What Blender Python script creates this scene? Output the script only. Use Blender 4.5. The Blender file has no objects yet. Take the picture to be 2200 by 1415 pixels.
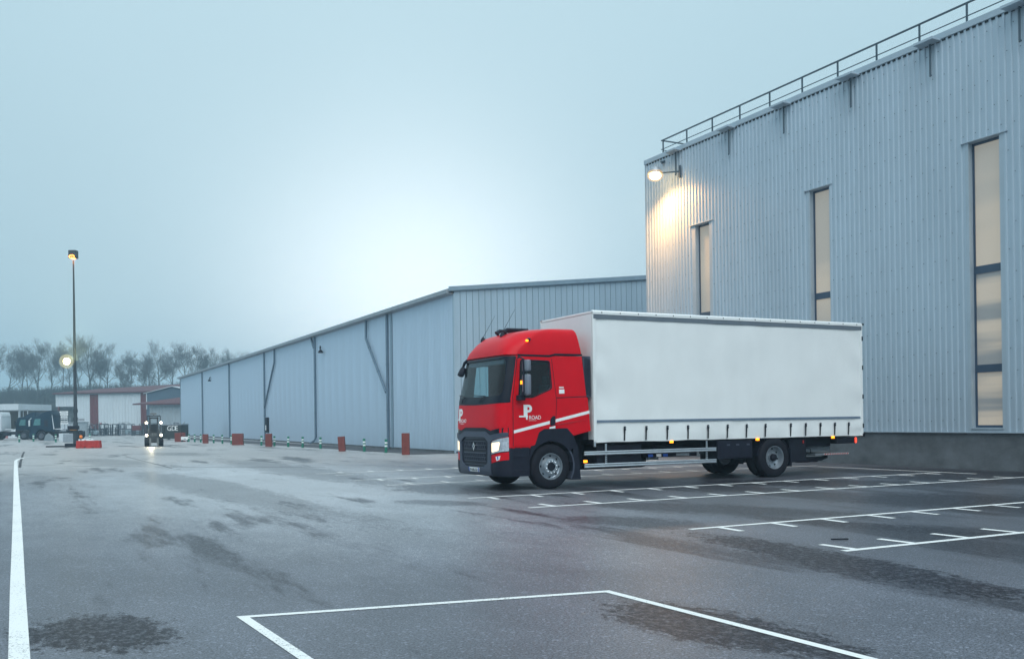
import bpy, bmesh, math, random
from mathutils import Vector, Matrix
from mathutils.bvhtree import BVHTree
import numpy as np

random.seed(7)
SC = bpy.context.scene
COL = SC.collection
R = math.radians
PI = math.pi

# ------------------------------------------------------------------ camera
# yard frame: +Y runs along the two halls, +X from the open yard towards them
FOC, ROLL, PCX, PHY, EYE = 2027.3, 0.01335, 1100.0, 900.4, 1.6
FWD = Vector((0.4547, 0.8906, 0)); RGT = Vector((0.8906, -0.4547, 0)); UP = Vector((0, 0, 1))
cam = bpy.data.cameras.new('camera')
cam.sensor_width = 36; cam.lens = 36 * FOC / 2200
cam.shift_y = (PHY - 707.5) / 2200
cam.clip_start = 0.1; cam.clip_end = 6000
cam_o = bpy.data.objects.new('camera', cam); COL.objects.link(cam_o)
rr = RGT * math.cos(ROLL) - UP * math.sin(ROLL)
ru = RGT * math.sin(ROLL) + UP * math.cos(ROLL)
rb = -FWD
cam_o.matrix_world = Matrix(((rr.x, ru.x, rb.x, 0), (rr.y, ru.y, rb.y, 0), (rr.z, ru.z, rb.z, EYE), (0, 0, 0, 1)))
SC.camera = cam_o

def ray(px, py):
    a = (px - PCX) / FOC; b = (PHY - py) / FOC
    c, s = math.cos(ROLL), math.sin(ROLL)
    return RGT * (a * c + b * s) + FWD + UP * (-a * s + b * c)
def gp(px, py, z=0.0):                     # photo pixel -> point on the ground
    d = ray(px, py); t = (z - EYE) / d.z
    return Vector((d.x * t, d.y * t, z))
def at(px, py, depth):                     # photo pixel at a known distance
    d = ray(px, py) * depth
    return Vector((d.x, d.y, d.z + EYE))
def on_x(px, py, x):                       # photo pixel on the plane X = x (the hall walls)
    d = ray(px, py); t = x / d.x
    return Vector((x, d.y * t, d.z * t + EYE))

# ------------------------------------------------------------------ sky and light
SUN_EL, SUN_AZ = R(50), R(200)             # overcast: a broad soft light from the open side of the yard
world = bpy.data.worlds.new('World'); SC.world = world; world.use_nodes = True
nt = world.node_tree; nt.nodes.clear()
def N(tree, t, **kw):
    n = tree.nodes.new(t)
    for k, v in kw.items(): setattr(n, k, v)
    return n
def L(tree, a, b): tree.links.new(a, b)
out = N(nt, 'ShaderNodeOutputWorld'); bg = N(nt, 'ShaderNodeBackground')
tc = N(nt, 'ShaderNodeTexCoord'); sep = N(nt, 'ShaderNodeSeparateXYZ'); L(nt, tc.outputs['Generated'], sep.inputs[0])
ramp = N(nt, 'ShaderNodeValToRGB')
ramp.color_ramp.elements[0].position = 0.0; ramp.color_ramp.elements[0].color = (0.43, 0.62, 0.71, 1)
ramp.color_ramp.elements[1].position = 1.0; ramp.color_ramp.elements[1].color = (0.85, 1.08, 1.20, 1)
e = ramp.color_ramp.elements.new(0.16); e.color = (0.45, 0.645, 0.735, 1)
e = ramp.color_ramp.elements.new(0.42); e.color = (0.52, 0.73, 0.82, 1)
L(nt, sep.outputs['Z'], ramp.inputs[0])
gd = ray(890, 735).normalized()
dot = N(nt, 'ShaderNodeVectorMath', operation='DOT_PRODUCT'); dot.inputs[1].default_value = gd
L(nt, tc.outputs['Generated'], dot.inputs[0])
def glow(power, amount):
    mx = N(nt, 'ShaderNodeMath', operation='MAXIMUM'); L(nt, dot.outputs['Value'], mx.inputs[0]); mx.inputs[1].default_value = 0
    pw = N(nt, 'ShaderNodeMath', operation='POWER'); L(nt, mx.outputs[0], pw.inputs[0]); pw.inputs[1].default_value = power
    ml = N(nt, 'ShaderNodeMath', operation='MULTIPLY'); L(nt, pw.outputs[0], ml.inputs[0]); ml.inputs[1].default_value = amount
    return ml
g1, g2 = glow(75, 0.80), glow(12, 0.15)
ad = N(nt, 'ShaderNodeMath', operation='ADD'); L(nt, g1.outputs[0], ad.inputs[0]); L(nt, g2.outputs[0], ad.inputs[1])
gc = N(nt, 'ShaderNodeVectorMath', operation='SCALE'); gc.inputs[0].default_value = (1.0, 0.92, 0.86); L(nt, ad.outputs[0], gc.inputs['Scale'])
sm = N(nt, 'ShaderNodeVectorMath', operation='ADD'); L(nt, ramp.outputs[0], sm.inputs[0]); L(nt, gc.outputs[0], sm.inputs[1])
# fog has soft uneven density
nz = N(nt, 'ShaderNodeTexNoise'); nz.inputs['Scale'].default_value = 3.0; nz.inputs['Detail'].default_value = 3
L(nt, tc.outputs['Generated'], nz.inputs['Vector'])
mr = N(nt, 'ShaderNodeMapRange'); mr.inputs['To Min'].default_value = 0.97; mr.inputs['To Max'].default_value = 1.03; L(nt, nz.outputs[0], mr.inputs[0])
sc2 = N(nt, 'ShaderNodeVectorMath', operation='SCALE'); L(nt, sm.outputs[0], sc2.inputs[0]); L(nt, mr.outputs[0], sc2.inputs['Scale'])
sky = N(nt, 'ShaderNodeTexSky'); sky.sky_type = 'NISHITA'; sky.sun_disc = False
sky.sun_elevation = SUN_EL; sky.sun_rotation = SUN_AZ; sky.dust_density = 6
sk = N(nt, 'ShaderNodeVectorMath', operation='SCALE'); sk.inputs['Scale'].default_value = 0.05; L(nt, sky.outputs[0], sk.inputs[0])
mixn = N(nt, 'ShaderNodeMix', data_type='RGBA'); mixn.inputs['Factor'].default_value = 0.9
L(nt, sk.outputs[0], mixn.inputs['A']); L(nt, sc2.outputs[0], mixn.inputs['B'])
L(nt, mixn.outputs['Result'], bg.inputs[0]); bg.inputs[1].default_value = 1.0
L(nt, bg.outputs[0], out.inputs[0])

sun = bpy.data.lights.new('sun', 'SUN'); sun.energy = 1.9; sun.angle = R(60); sun.color = (0.95, 0.98, 1.0)
so = bpy.data.objects.new('sun', sun); COL.objects.link(so)
sd = Vector((math.sin(SUN_AZ) * math.cos(SUN_EL), math.cos(SUN_AZ) * math.cos(SUN_EL), math.sin(SUN_EL)))
so.rotation_euler = sd.to_track_quat('Z', 'Y').to_euler()

vs = SC.view_settings
vs.view_transform = 'Standard'; vs.look = 'None'; vs.gamma = 1; vs.exposure = 0.06; vs.use_curve_mapping = False
SC.render.engine = 'CYCLES'
SC.cycles.use_denoising = True
SC.cycles.max_bounces = 8; SC.cycles.transparent_max_bounces = 16
SC.cycles.volume_bounces = 1
SC.cycles.sample_clamp_indirect = 4

# ------------------------------------------------------------------ materials
MATS = {}
def M(name, col, rough=0.6, metal=0.0, spec=0.5, var=0.10, scale=3.0, bump=0.0, bscale=40.0, emis=0.0, ecol=None, coat=0.0, stretch=(1, 1, 1), var2=None):
    if name in MATS: return MATS[name]
    m = bpy.data.materials.new(name); m.use_nodes = True; t = m.node_tree
    b = t.nodes['Principled BSDF']
    b.inputs['Roughness'].default_value = rough; b.inputs['Metallic'].default_value = metal
    b.inputs['Specular IOR Level'].default_value = spec
    if coat: b.inputs['Coat Weight'].default_value = coat; b.inputs['Coat Roughness'].default_value = 0.06
    tcn = N(t, 'ShaderNodeTexCoord'); mp = N(t, 'ShaderNodeMapping'); mp.inputs['Scale'].default_value = stretch
    L(t, tcn.outputs['Object'], mp.inputs[0])
    if var > 0:
        n1 = N(t, 'ShaderNodeTexNoise'); n1.inputs['Scale'].default_value = scale; n1.inputs['Detail'].default_value = 6; n1.inputs['Roughness'].default_value = 0.62
        L(t, mp.outputs[0], n1.inputs['Vector'])
        cr = N(t, 'ShaderNodeValToRGB'); cr.color_ramp.elements[0].position = 0.3; cr.color_ramp.elements[1].position = 0.7
        lo = var2 if var2 else tuple(c * (1 - var) for c in col)
        cr.color_ramp.elements[0].color = (*lo, 1); cr.color_ramp.elements[1].color = (*[c * (1 + var) for c in col], 1)
        L(t, n1.outputs[0], cr.inputs[0]); L(t, cr.outputs[0], b.inputs['Base Color'])
        rm = N(t, 'ShaderNodeMapRange'); rm.inputs['To Min'].default_value = max(0.02, rough - 0.08); rm.inputs['To Max'].default_value = min(1, rough + 0.08)
        L(t, n1.outputs[0], rm.inputs[0]); L(t, rm.outputs[0], b.inputs['Roughness'])
    else:
        b.inputs['Base Color'].default_value = (*col, 1)
    if bump:
        n2 = N(t, 'ShaderNodeTexNoise'); n2.inputs['Scale'].default_value = bscale; n2.inputs['Detail'].default_value = 4
        L(t, mp.outputs[0], n2.inputs['Vector'])
        bp = N(t, 'ShaderNodeBump'); bp.inputs['Strength'].default_value = bump; bp.inputs['Distance'].default_value = 0.02
        L(t, n2.outputs[0], bp.inputs['Height']); L(t, bp.outputs[0], b.inputs['Normal'])
    if emis:
        b.inputs['Emission Color'].default_value = (*(ecol or col), 1); b.inputs['Emission Strength'].default_value = emis
    MATS[name] = m
    return m

def glass_mat(name, tint, gloss=0.04):
    m = bpy.data.materials.new(name); m.use_nodes = True; t = m.node_tree; t.nodes.clear()
    o = N(t, 'ShaderNodeOutputMaterial'); tr = N(t, 'ShaderNodeBsdfTransparent'); tr.inputs[0].default_value = (*tint, 1)
    gl = N(t, 'ShaderNodeBsdfGlossy'); gl.inputs['Roughness'].default_value = 0.03
    fr = N(t, 'ShaderNodeFresnel'); fr.inputs[0].default_value = 1.5
    ge = N(t, 'ShaderNodeNewGeometry'); mu = N(t, 'ShaderNodeMath', operation='MULTIPLY'); iv = N(t, 'ShaderNodeMath', operation='SUBTRACT'); iv.inputs[0].default_value = 1
    L(t, ge.outputs['Backfacing'], iv.inputs[1]); L(t, iv.outputs[0], mu.inputs[0]); L(t, fr.outputs[0], mu.inputs[1])   # a pane reflects at its outer face only
    mx = N(t, 'ShaderNodeMixShader'); L(t, mu.outputs[0], mx.inputs[0]); L(t, tr.outputs[0], mx.inputs[1]); L(t, gl.outputs[0], mx.inputs[2])
    L(t, mx.outputs[0], o.inputs[0]); MATS[name] = m; return m

red = M('truck_red', (0.60, 0.003, 0.012), 0.34, spec=0.14, var=0.06, scale=2, coat=0.04)
red2 = M('truck_red_dark', (0.42, 0.006, 0.012), 0.35, var=0.06, scale=2, coat=0.0)
black = M('black_plastic', (0.011, 0.013, 0.024), 0.5, spec=.22, var=0.2, scale=6)
gloss_black = M('gloss_black', (0.009, 0.011, 0.02), 0.3, spec=.18, var=0.0)
greyp = M('grey_plastic', (0.055, 0.066, 0.095), 0.42, spec=.35, var=0.12, scale=5)
midgrey = M('mirror_shell_grey', (0.16, 0.18, 0.22), 0.4, var=0.08)
chrome = M('chrome', (0.75, 0.77, 0.8), 0.12, metal=1, var=0)
alu = M('aluminium', (0.62, 0.66, 0.69), 0.33, metal=0.85, var=0.1, scale=5)
galv = M('galvanised', (0.33, 0.36, 0.39), 0.45, metal=0.6, var=0.18, scale=6)
rubber = M('tyre_rubber', (0.010, 0.011, 0.017), 0.8, spec=.2, var=0.25, scale=9, bump=0.2)
steel = M('rim_steel', (0.36, 0.40, 0.44), 0.35, metal=0.7, var=0.12, scale=9)
chassis = M('chassis_black', (0.010, 0.012, 0.02), 0.65, spec=.2, var=0.3, scale=5)
white_paint = M('white_lettering', (0.82, 0.83, 0.82), 0.4, var=0.03)
tarp_m = M('curtain_pvc', (0.80, 0.82, 0.81), 0.42, var=0.035, scale=1.2, stretch=(1, 1, 0.5), bump=0.08, bscale=3)
tarp_grey = M('curtain_band_grey', (0.13, 0.16, 0.19), 0.5, var=0.1)
tape_m = M('reflective_tape', (0.16, 0.22, 0.29), 0.3, var=0.1)
strap_m = M('strap_webbing', (0.018, 0.02, 0.026), 0.7, var=0.1)
amber = M('amber_lamp', (0.9, 0.3, 0.02), 0.3, var=0, emis=3.2, ecol=(1.0, 0.26, 0.01))
tail_red = M('tail_lamp', (0.8, 0.03, 0.02), 0.3, var=0, emis=2.5, ecol=(1.0, 0.05, 0.02))
warm_lamp = M('headlamp_lit', (0.95, 0.8, 0.6), 0.3, var=0, emis=1.05, ecol=(1.0, 0.76, 0.46))
lens_m = M('headlamp_lens', (0.55, 0.58, 0.62), 0.12, metal=0.5, var=0.3, scale=14)
inner_m = M('cab_lining', (0.05, 0.05, 0.06), 0.8, var=0.1)
maroon_cl = M('cab_curtain', (0.13, 0.022, 0.03), 0.85, var=0.15, scale=6)
seat_m = M('seat_cloth', (0.03, 0.032, 0.04), 0.85, var=0.2)
windshield_m = glass_mat('windscreen_glass', (0.84, 0.96, 0.97))
glass_m = glass_mat('side_glass', (0.74, 0.84, 0.86))
blue_m = M('plate_blue', (0.02, 0.09, 0.42), 0.4, var=0)

# ------------------------------------------------------------------ mesh helpers
class MB:
    def __init__(s): s.v = []; s.f = []; s.mi = []
    def add(s, vs, fs, mi=0):
        k = len(s.v); s.v += [tuple(p) for p in vs]; s.f += [tuple(i + k for i in f) for f in fs]; s.mi += [mi] * len(fs); return s
    def box(s, c, d, rot=None, mi=0, ch=0.0):
        hx, hy, hz = d[0] / 2, d[1] / 2, d[2] / 2
        if ch > 0:
            ch = min(ch, hx * .9, hy * .9, hz * .9)
            bm = bmesh.new(); bmesh.ops.create_cube(bm, size=1)
            for v in bm.verts: v.co = Vector((v.co.x * d[0], v.co.y * d[1], v.co.z * d[2]))
            bmesh.ops.bevel(bm, geom=bm.edges[:], offset=ch, segments=2, affect='EDGES', profile=0.6)
            bm.verts.index_update(); P = [v.co.copy() for v in bm.verts]; F = [[v.index for v in f.verts] for f in bm.faces]; bm.free()
        else:
            P = [Vector((x, y, z)) for x in (-hx, hx) for y in (-hy, hy) for z in (-hz, hz)]
            F = [(0, 1, 3, 2), (4, 6, 7, 5), (0, 4, 5, 1), (2, 3, 7, 6), (0, 2, 6, 4), (1, 5, 7, 3)]
        if rot is not None: P = [rot @ p for p in P]
        c = Vector(c); return s.add([p + c for p in P], F, mi)
    def b2(s, a, b, ch=0.0, mi=0):
        a, b = Vector(a), Vector(b)
        return s.box((a + b) / 2, [abs(b[i] - a[i]) for i in range(3)], ch=ch, mi=mi)
    def bar(s, p, q, w, h, up=(0, 0, 1), mi=0, ch=0.0):
        p, q = Vector(p), Vector(q); d = q - p; ln = d.length; d.normalize(); up = Vector(up)
        if abs(d.dot(up)) > 0.98: up = Vector((0, 1, 0))
        y = up.cross(d).normalized(); z = d.cross(y)
        rot = Matrix((d, y, z)).transposed()
        return s.box((p + q) / 2, (ln, w, h), rot, mi, ch)
    def tube(s, pts, r, n=8, cap=True, mi=0):
        pts = [Vector(p) for p in pts]; rs = r if isinstance(r, (list, tuple)) else [r] * len(pts)
        rings = []; k0 = len(s.v)
        prev = None
        for i, p in enumerate(pts):
            d = (pts[min(i + 1, len(pts) - 1)] - pts[max(i - 1, 0)]).normalized()
            if prev is None:
                a = Vector((0, 0, 1)) if abs(d.z) < 0.9 else Vector((1, 0, 0))
                x = a.cross(d).normalized()
            else:
                x = (prev - d * prev.dot(d)).normalized()
            prev = x; y = d.cross(x)
            rings.append([p + (x * math.cos(2 * PI * j / n) + y * math.sin(2 * PI * j / n)) * rs[i] for j in range(n)])
        V = [q for rg in rings for q in rg]; F = []
        for i in range(len(pts) - 1):
            for j in range(n):
                F.append((i * n + j, i * n + (j + 1) % n, (i + 1) * n + (j + 1) % n, (i + 1) * n + j))
        if cap: F.append(tuple(range(n - 1, -1, -1))); F.append(tuple((len(pts) - 1) * n + j for j in range(n)))
        return s.add(V, F, mi)
    def lathe(s, prof, c, axis='Y', n=32, mi=0, a0=0, a1=2 * PI):   # prof: (offset along axis, radius)
        c = Vector(c); full = abs(a1 - a0 - 2 * PI) < 1e-6; m = n if full else n + 1
        V = []
        for (o, r) in prof:
            for j in range(m):
                a = a0 + (a1 - a0) * j / n; u, w = math.cos(a) * r, math.sin(a) * r
                V.append(c + {'Y': Vector((u, o, w)), 'Z': Vector((u, w, o)), 'X': Vector((o, u, w))}[axis])
        F = []
        for i in range(len(prof) - 1):
            for j in range(n if full else n):
                F.append((i * m + j, i * m + (j + 1) % m, (i + 1) * m + (j + 1) % m, (i + 1) * m + j))
        return s.add(V, F, mi)
    def prism(s, poly, axis, d0, d1, mi=0):      # poly in the two other axes
        n = len(poly)
        def P(a, b, d): return {'Y': (a, d, b), 'X': (d, a, b), 'Z': (a, b, d)}[axis]
        V = [P(a, b, d0) for a, b in poly] + [P(a, b, d1) for a, b in poly]
        F = [tuple(range(n)), tuple(range(2 * n - 1, n - 1, -1))] + [(i, n + i, n + (i + 1) % n, (i + 1) % n) for i in range(n)]
        return s.add(V, F, mi)
    def mesh(s, name, mats, smooth=False, bevel=0.0, angle=35):
        me = bpy.data.meshes.new(name); me.from_pydata(s.v, [], s.f)
        for m in (mats if isinstance(mats, (list, tuple)) else [mats]): me.materials.append(m)
        if any(s.mi): me.polygons.foreach_set('material_index', s.mi)
        bm = bmesh.new(); bm.from_mesh(me); bmesh.ops.recalc_face_normals(bm, faces=bm.faces[:])
        if bevel:
            ed = [e for e in bm.edges if len(e.link_faces) == 2 and e.calc_face_angle(0) > R(30)]
            bmesh.ops.bevel(bm, geom=ed, offset=bevel, segments=2, affect='EDGES', profile=0.6, clamp_overlap=True)
        if smooth:
            for f in bm.faces: f.smooth = True
            for e in bm.edges:
                if len(e.link_faces) == 2 and e.calc_face_angle(0) > R(angle): e.smooth = False
        bm.to_mesh(me); bm.free(); me.update()
        return me
    def build(s, name, mats, parent=None, **kw):
        return obj(name, s.mesh(name, mats, **kw), parent)

def obj(name, me, parent=None, loc=None, rz=None):
    o = bpy.data.objects.new(name, me); COL.objects.link(o)
    if parent is not None: o.parent = parent
    if loc is not None: o.location = loc
    if rz is not None: o.rotation_euler = (0, 0, rz)
    return o
def tag(o, label, cat, group=None):
    o['label'] = label; o['category'] = cat
    if group: o['group'] = group
    return o
def thing(name, label, cat, loc=(0, 0, 0), rz=0, group=None):
    return tag(obj(name, None, None, loc, rz), label, cat, group)
def struct(o): o['kind'] = 'structure'; return o
def copy_tree(o, parent=None):
    c = o.copy(); COL.objects.link(c); c.parent = parent
    for ch in [x for x in COL.objects if x.parent == o]: copy_tree(ch, c)
    return c
def text_mesh(body, size, extrude=0.0015, align='LEFT', space=1.0):
    cu = bpy.data.curves.new('lettering', 'FONT'); cu.body = body; cu.size = size; cu.extrude = extrude; cu.align_x = align; cu.space_character = space
    cu.resolution_u = 3
    o = bpy.data.objects.new('lettering', cu); COL.objects.link(o)
    me = bpy.data.meshes.new_from_object(o.evaluated_get(bpy.context.evaluated_depsgraph_get()))
    bpy.data.objects.remove(o); bpy.data.curves.remove(cu)
    return me
CAMRZ = math.atan2(RGT.y, RGT.x)            # local X = camera right

# ------------------------------------------------------------------ ground
def asphalt_material():
    m = bpy.data.materials.new('asphalt'); m.use_nodes = True; t = m.node_tree; b = t.nodes['Principled BSDF']
    tcn = N(t, 'ShaderNodeTexCoord'); P = tcn.outputs['Object']
    def noise(scale, detail=5, rough=0.6, stretch=None, off=(0, 0, 0)):
        n = N(t, 'ShaderNodeTexNoise'); n.inputs['Scale'].default_value = scale; n.inputs['Detail'].default_value = detail; n.inputs['Roughness'].default_value = rough
        mp = N(t, 'ShaderNodeMapping'); mp.inputs['Scale'].default_value = stretch or (1, 1, 1); mp.inputs['Location'].default_value = off
        L(t, P, mp.inputs[0]); L(t, mp.outputs[0], n.inputs['Vector']); return n.outputs[0]
    def rng(x, a, b_, c=0.0, d=1.0, smooth=True):
        r = N(t, 'ShaderNodeMapRange'); r.interpolation_type = 'SMOOTHSTEP' if smooth else 'LINEAR'
        for k, v in zip(('From Min', 'From Max', 'To Min', 'To Max'), (a, b_, c, d)): r.inputs[k].default_value = v
        L(t, x, r.inputs[0]); return r.outputs[0]
    def math_(op, a, b_=None):
        n = N(t, 'ShaderNodeMath', operation=op)
        for i, x in enumerate((a, b_)):
            if x is None: continue
            if isinstance(x, (int, float)): n.inputs[i].default_value = x
            else: L(t, x, n.inputs[i])
        return n.outputs[0]
    sep = N(t, 'ShaderNodeSeparateXYZ'); L(t, P, sep.inputs[0])
    streak = noise(0.55, 8, 0.68, (1.0, 0.16, 1), (3, 11, 0))
    fray = noise(2.6, 7, 0.75, (1.0, 0.35, 1))
    frays = math_('ADD', math_('MULTIPLY', math_('SUBTRACT', fray, 0.5), 1.5), math_('MULTIPLY', math_('SUBTRACT', streak, 0.5), 1.6))
    frayf = noise(11, 6, 0.8, (1.0, .5, 1)); frays = math_('ADD', frays, math_('MULTIPLY', math_('SUBTRACT', frayf, 0.5), 2.6))
    def blob(p, q, wid, k=1.0, fr=1.0, e0=1.08, e1=0.80):        # a damp patch along p..q with a frayed edge
        p, q = Vector(p), Vector(q); c = (p + q) / 2; d = q - p; ln = d.length / 2; ang = math.atan2(d.y, d.x)
        s1 = N(t, 'ShaderNodeVectorMath', operation='SUBTRACT'); L(t, P, s1.inputs[0]); s1.inputs[1].default_value = (c.x, c.y, 0)
        ro = N(t, 'ShaderNodeVectorRotate', rotation_type='Z_AXIS'); L(t, s1.outputs[0], ro.inputs['Vector']); ro.inputs['Angle'].default_value = -ang
        s2 = N(t, 'ShaderNodeVectorMath', operation='MULTIPLY'); L(t, ro.outputs[0], s2.inputs[0]); s2.inputs[1].default_value = (1 / ln, 1 / wid, 0)
        le = N(t, 'ShaderNodeVectorMath', operation='LENGTH'); L(t, s2.outputs[0], le.inputs[0])
        return math_('MULTIPLY', rng(math_('ADD', le.outputs['Value'], math_('MULTIPLY', frays, fr)), e0, e1), k)
    G = lambda x, y: gp(x, y).to_2d().to_3d()
    wet = blob(G(110, 1330), G(330, 1390), 0.55)
    for a, b_, w, k in [(G(1330, 1295), G(1800, 1412), 0.42, .95), (G(300, 1012), G(800, 1130), 0.9, .5), (G(470, 985), G(900, 1050), 1.1, .5), (G(880, 1040), G(1100, 1062), 1.2, .7),
                        (G(850, 1075), G(1050, 1085), 0.5, .6), (G(1200, 1110), G(1520, 1132), 0.7, .8), (G(1480, 1145), G(2400, 1330), 0.55, 1.0), (G(1620, 1110), G(2300, 1165), 0.45, .95),
                        (G(1250, 1080), G(1900, 1110), 0.8, .8), (G(1800, 1065), G(2400, 1090), 1.7, .95), (G(1480, 1035), G(2100, 1040), 1.2, .9), (G(1900, 1022), G(2300, 1040), 1.0, .9), (G(330, 972), G(430, 978), 1.5, .5), (G(180, 985), G(300, 1000), 1.2, .4)]:
        wet = math_('MAXIMUM', wet, blob(a, b_, w, k))
    park = math_('MULTIPLY', rng(sep.outputs['X'], 6.5, 12.5), rng(sep.outputs['Y'], 26, 19))
    gen = rng(math_('ADD', streak, math_('MULTIPLY', park, 0.075)), 0.54, 0.62, 0, 0.8)
    wet = math_('MAXIMUM', wet, gen)
    wet = math_('MULTIPLY', wet, rng(noise(17, 5, .75, (1, .6, 1), (5, 5, 0)), .36, .52, .45, 1.0))
    # aggregate
    grain = noise(62, 4, 0.75); grain2 = noise(38, 3, 0.6); mott = noise(0.9, 6, 0.65, (1, .5, 1), (9, 2, 0)); big = noise(0.09, 4, 0.6, (1, .45, 1), (40, 3, 0))
    vo = N(t, 'ShaderNodeTexVoronoi'); vo.inputs['Scale'].default_value = 48; L(t, P, vo.inputs['Vector'])
    chip = rng(vo.outputs['Color'], 0.72, 0.95)
    val = math_('ADD', math_('MULTIPLY', rng(grain, 0.36, 0.64, 0.02, 1.98, False), rng(mott, 0.3, 0.7, 0.82, 1.18)), math_('MULTIPLY', chip, 1.3))
    val = math_('MULTIPLY', val, rng(big, 0.35, 0.65, 0.85, 1.15))
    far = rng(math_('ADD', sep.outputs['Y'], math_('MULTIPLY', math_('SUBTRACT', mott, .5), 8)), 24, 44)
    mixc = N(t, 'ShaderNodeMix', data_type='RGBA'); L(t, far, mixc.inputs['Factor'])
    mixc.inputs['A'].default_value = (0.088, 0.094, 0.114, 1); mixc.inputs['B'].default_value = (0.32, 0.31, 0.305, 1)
    pale = blob(G(430, 990), G(1150, 1210), 6.5, 1.0, .22, 1.15, .25)      # dry, worn middle of the yard, with sky sheen painted into its colour
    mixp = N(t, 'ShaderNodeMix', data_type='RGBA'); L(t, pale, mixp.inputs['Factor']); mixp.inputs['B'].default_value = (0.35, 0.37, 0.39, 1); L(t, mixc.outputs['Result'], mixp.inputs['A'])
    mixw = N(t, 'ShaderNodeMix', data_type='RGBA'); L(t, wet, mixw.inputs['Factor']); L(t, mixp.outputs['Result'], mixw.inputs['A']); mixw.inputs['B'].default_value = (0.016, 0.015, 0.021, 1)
    calm = rng(math_('MAXIMUM', far, pale), 0, 1, 1, .45, False)      # the paler ground is more even
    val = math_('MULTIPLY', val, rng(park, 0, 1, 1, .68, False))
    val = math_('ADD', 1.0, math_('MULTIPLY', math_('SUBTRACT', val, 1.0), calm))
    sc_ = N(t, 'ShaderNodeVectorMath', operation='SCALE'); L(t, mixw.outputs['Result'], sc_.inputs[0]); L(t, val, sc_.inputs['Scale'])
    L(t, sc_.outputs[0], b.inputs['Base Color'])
    ro = math_('SUBTRACT', rng(grain2, 0.3, 0.7, 0.34, 0.48, False), math_('MULTIPLY', wet, 0.05))
    L(t, ro, b.inputs['Roughness']); L(t, rng(wet, 0, 1, .46, .06, False), b.inputs['Specular IOR Level'])
    bp = N(t, 'ShaderNodeBump'); bp.inputs['Strength'].default_value = 0.4; bp.inputs['Distance'].default_value = 0.004
    hh = math_('ADD', math_('MULTIPLY', grain, 0.7), math_('MULTIPLY', vo.outputs['Distance'], 0.6))
    L(t, hh, bp.inputs['Height']); L(t, bp.outputs[0], b.inputs['Normal'])
    return m
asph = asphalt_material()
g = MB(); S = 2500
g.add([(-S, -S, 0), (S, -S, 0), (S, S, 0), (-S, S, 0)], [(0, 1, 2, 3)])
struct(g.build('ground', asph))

def paint_material():
    m = bpy.data.materials.new('road_paint'); m.use_nodes = True; t = m.node_tree; b = t.nodes['Principled BSDF']
    tcn = N(t, 'ShaderNodeTexCoord')
    n = N(t, 'ShaderNodeTexNoise'); n.inputs['Scale'].default_value = 42; n.inputs['Detail'].default_value = 6; n.inputs['Roughness'].default_value = .72; L(t, tcn.outputs['Object'], n.inputs['Vector'])
    n2 = N(t, 'ShaderNodeTexNoise'); n2.inputs['Scale'].default_value = 1.1; n2.inputs['Detail'].default_value = 4; L(t, tcn.outputs['Object'], n2.inputs['Vector'])
    a = N(t, 'ShaderNodeMath', operation='MULTIPLY_ADD'); L(t, n2.outputs[0], a.inputs[0]); a.inputs[1].default_value = 0.28; L(t, n.outputs[0], a.inputs[2])
    cr = N(t, 'ShaderNodeValToRGB'); cr.color_ramp.elements[0].position = .47; cr.color_ramp.elements[1].position = .56
    cr.color_ramp.elements[0].color = (0.13, 0.13, 0.135, 1); cr.color_ramp.elements[1].color = (0.78, 0.79, 0.77, 1)
    L(t, a.outputs[0], cr.inputs[0]); L(t, cr.outputs[0], b.inputs['Base Color']); b.inputs['Roughness'].default_value = .6
    bp = N(t, 'ShaderNodeBump'); bp.inputs['Strength'].default_value = .4; bp.inputs['Distance'].default_value = .004; L(t, n.outputs[0], bp.inputs['Height']); L(t, bp.outputs[0], b.inputs['Normal'])
    return m
paint = paint_material()
def strip(mb, pts, w, z=0.004):
    pts = [Vector((p[0], p[1])) for p in pts]; Lf, Rt = [], []
    for i, p in enumerate(pts):
        d1 = (p - pts[i - 1]).normalized() if i else (pts[1] - p).normalized()
        d2 = (pts[i + 1] - p).normalized() if i < len(pts) - 1 else d1
        n = Vector((-(d1 + d2).y, (d1 + d2).x)).normalized(); k = 1 / max(.5, n.dot(Vector((-d1.y, d1.x))))
        Lf.append(p + n * w / 2 * k); Rt.append(p - n * w / 2 * k)
    V = [(p.x, p.y, z) for p in Lf] + [(p.x, p.y, z) for p in Rt]; n = len(pts)
    mb.add(V, [(i, n + i, n + i + 1, i + 1) for i in range(n - 1)])
def seg(p, q, n):
    p, q = Vector(p[:2]), Vector(q[:2]); return [p.lerp(q, i / n) for i in range(n + 1)]
def bay_line(x0, x1, y, side, t0, nt_, w=0.11, start=None):
    m = MB(); strip(m, seg((x0, y), (x1, y), 6), w); o = struct(m.build('parking_line', paint))
    for i in range(nt_):
        k = MB(); x = t0 + i * 1.0
        if x > x1: break
        strip(k, [(x, y + side * 0.056), (x - 0.03, y + side * 0.56)], w); k.build('tick_mark', paint, o)
bay_line(8.5, 22.0, 8.12, 1, 8.73, 13)
bay_line(8.35, 22.0, 10.83, -1, 8.85, 13)
bay_line(8.0, 22.0, 15.05, 1, 8.55, 14)
bay_line(7.95, 22.05, 17.6, -1, 8.4, 14)
bay_line(7.9, 22.3, 22.35, 1, 8.6, 13)
bay_line(7.85, 22.5, 24.85, -1, 8.5, 13)
bay_line(7.85, 22.6, 28.7, 1, 8.7, 13)
m = MB(); strip(m, seg((22.2, 16.6), (21.9, 21.9), 4), .11); struct(m.build('parking_line', paint))
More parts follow.
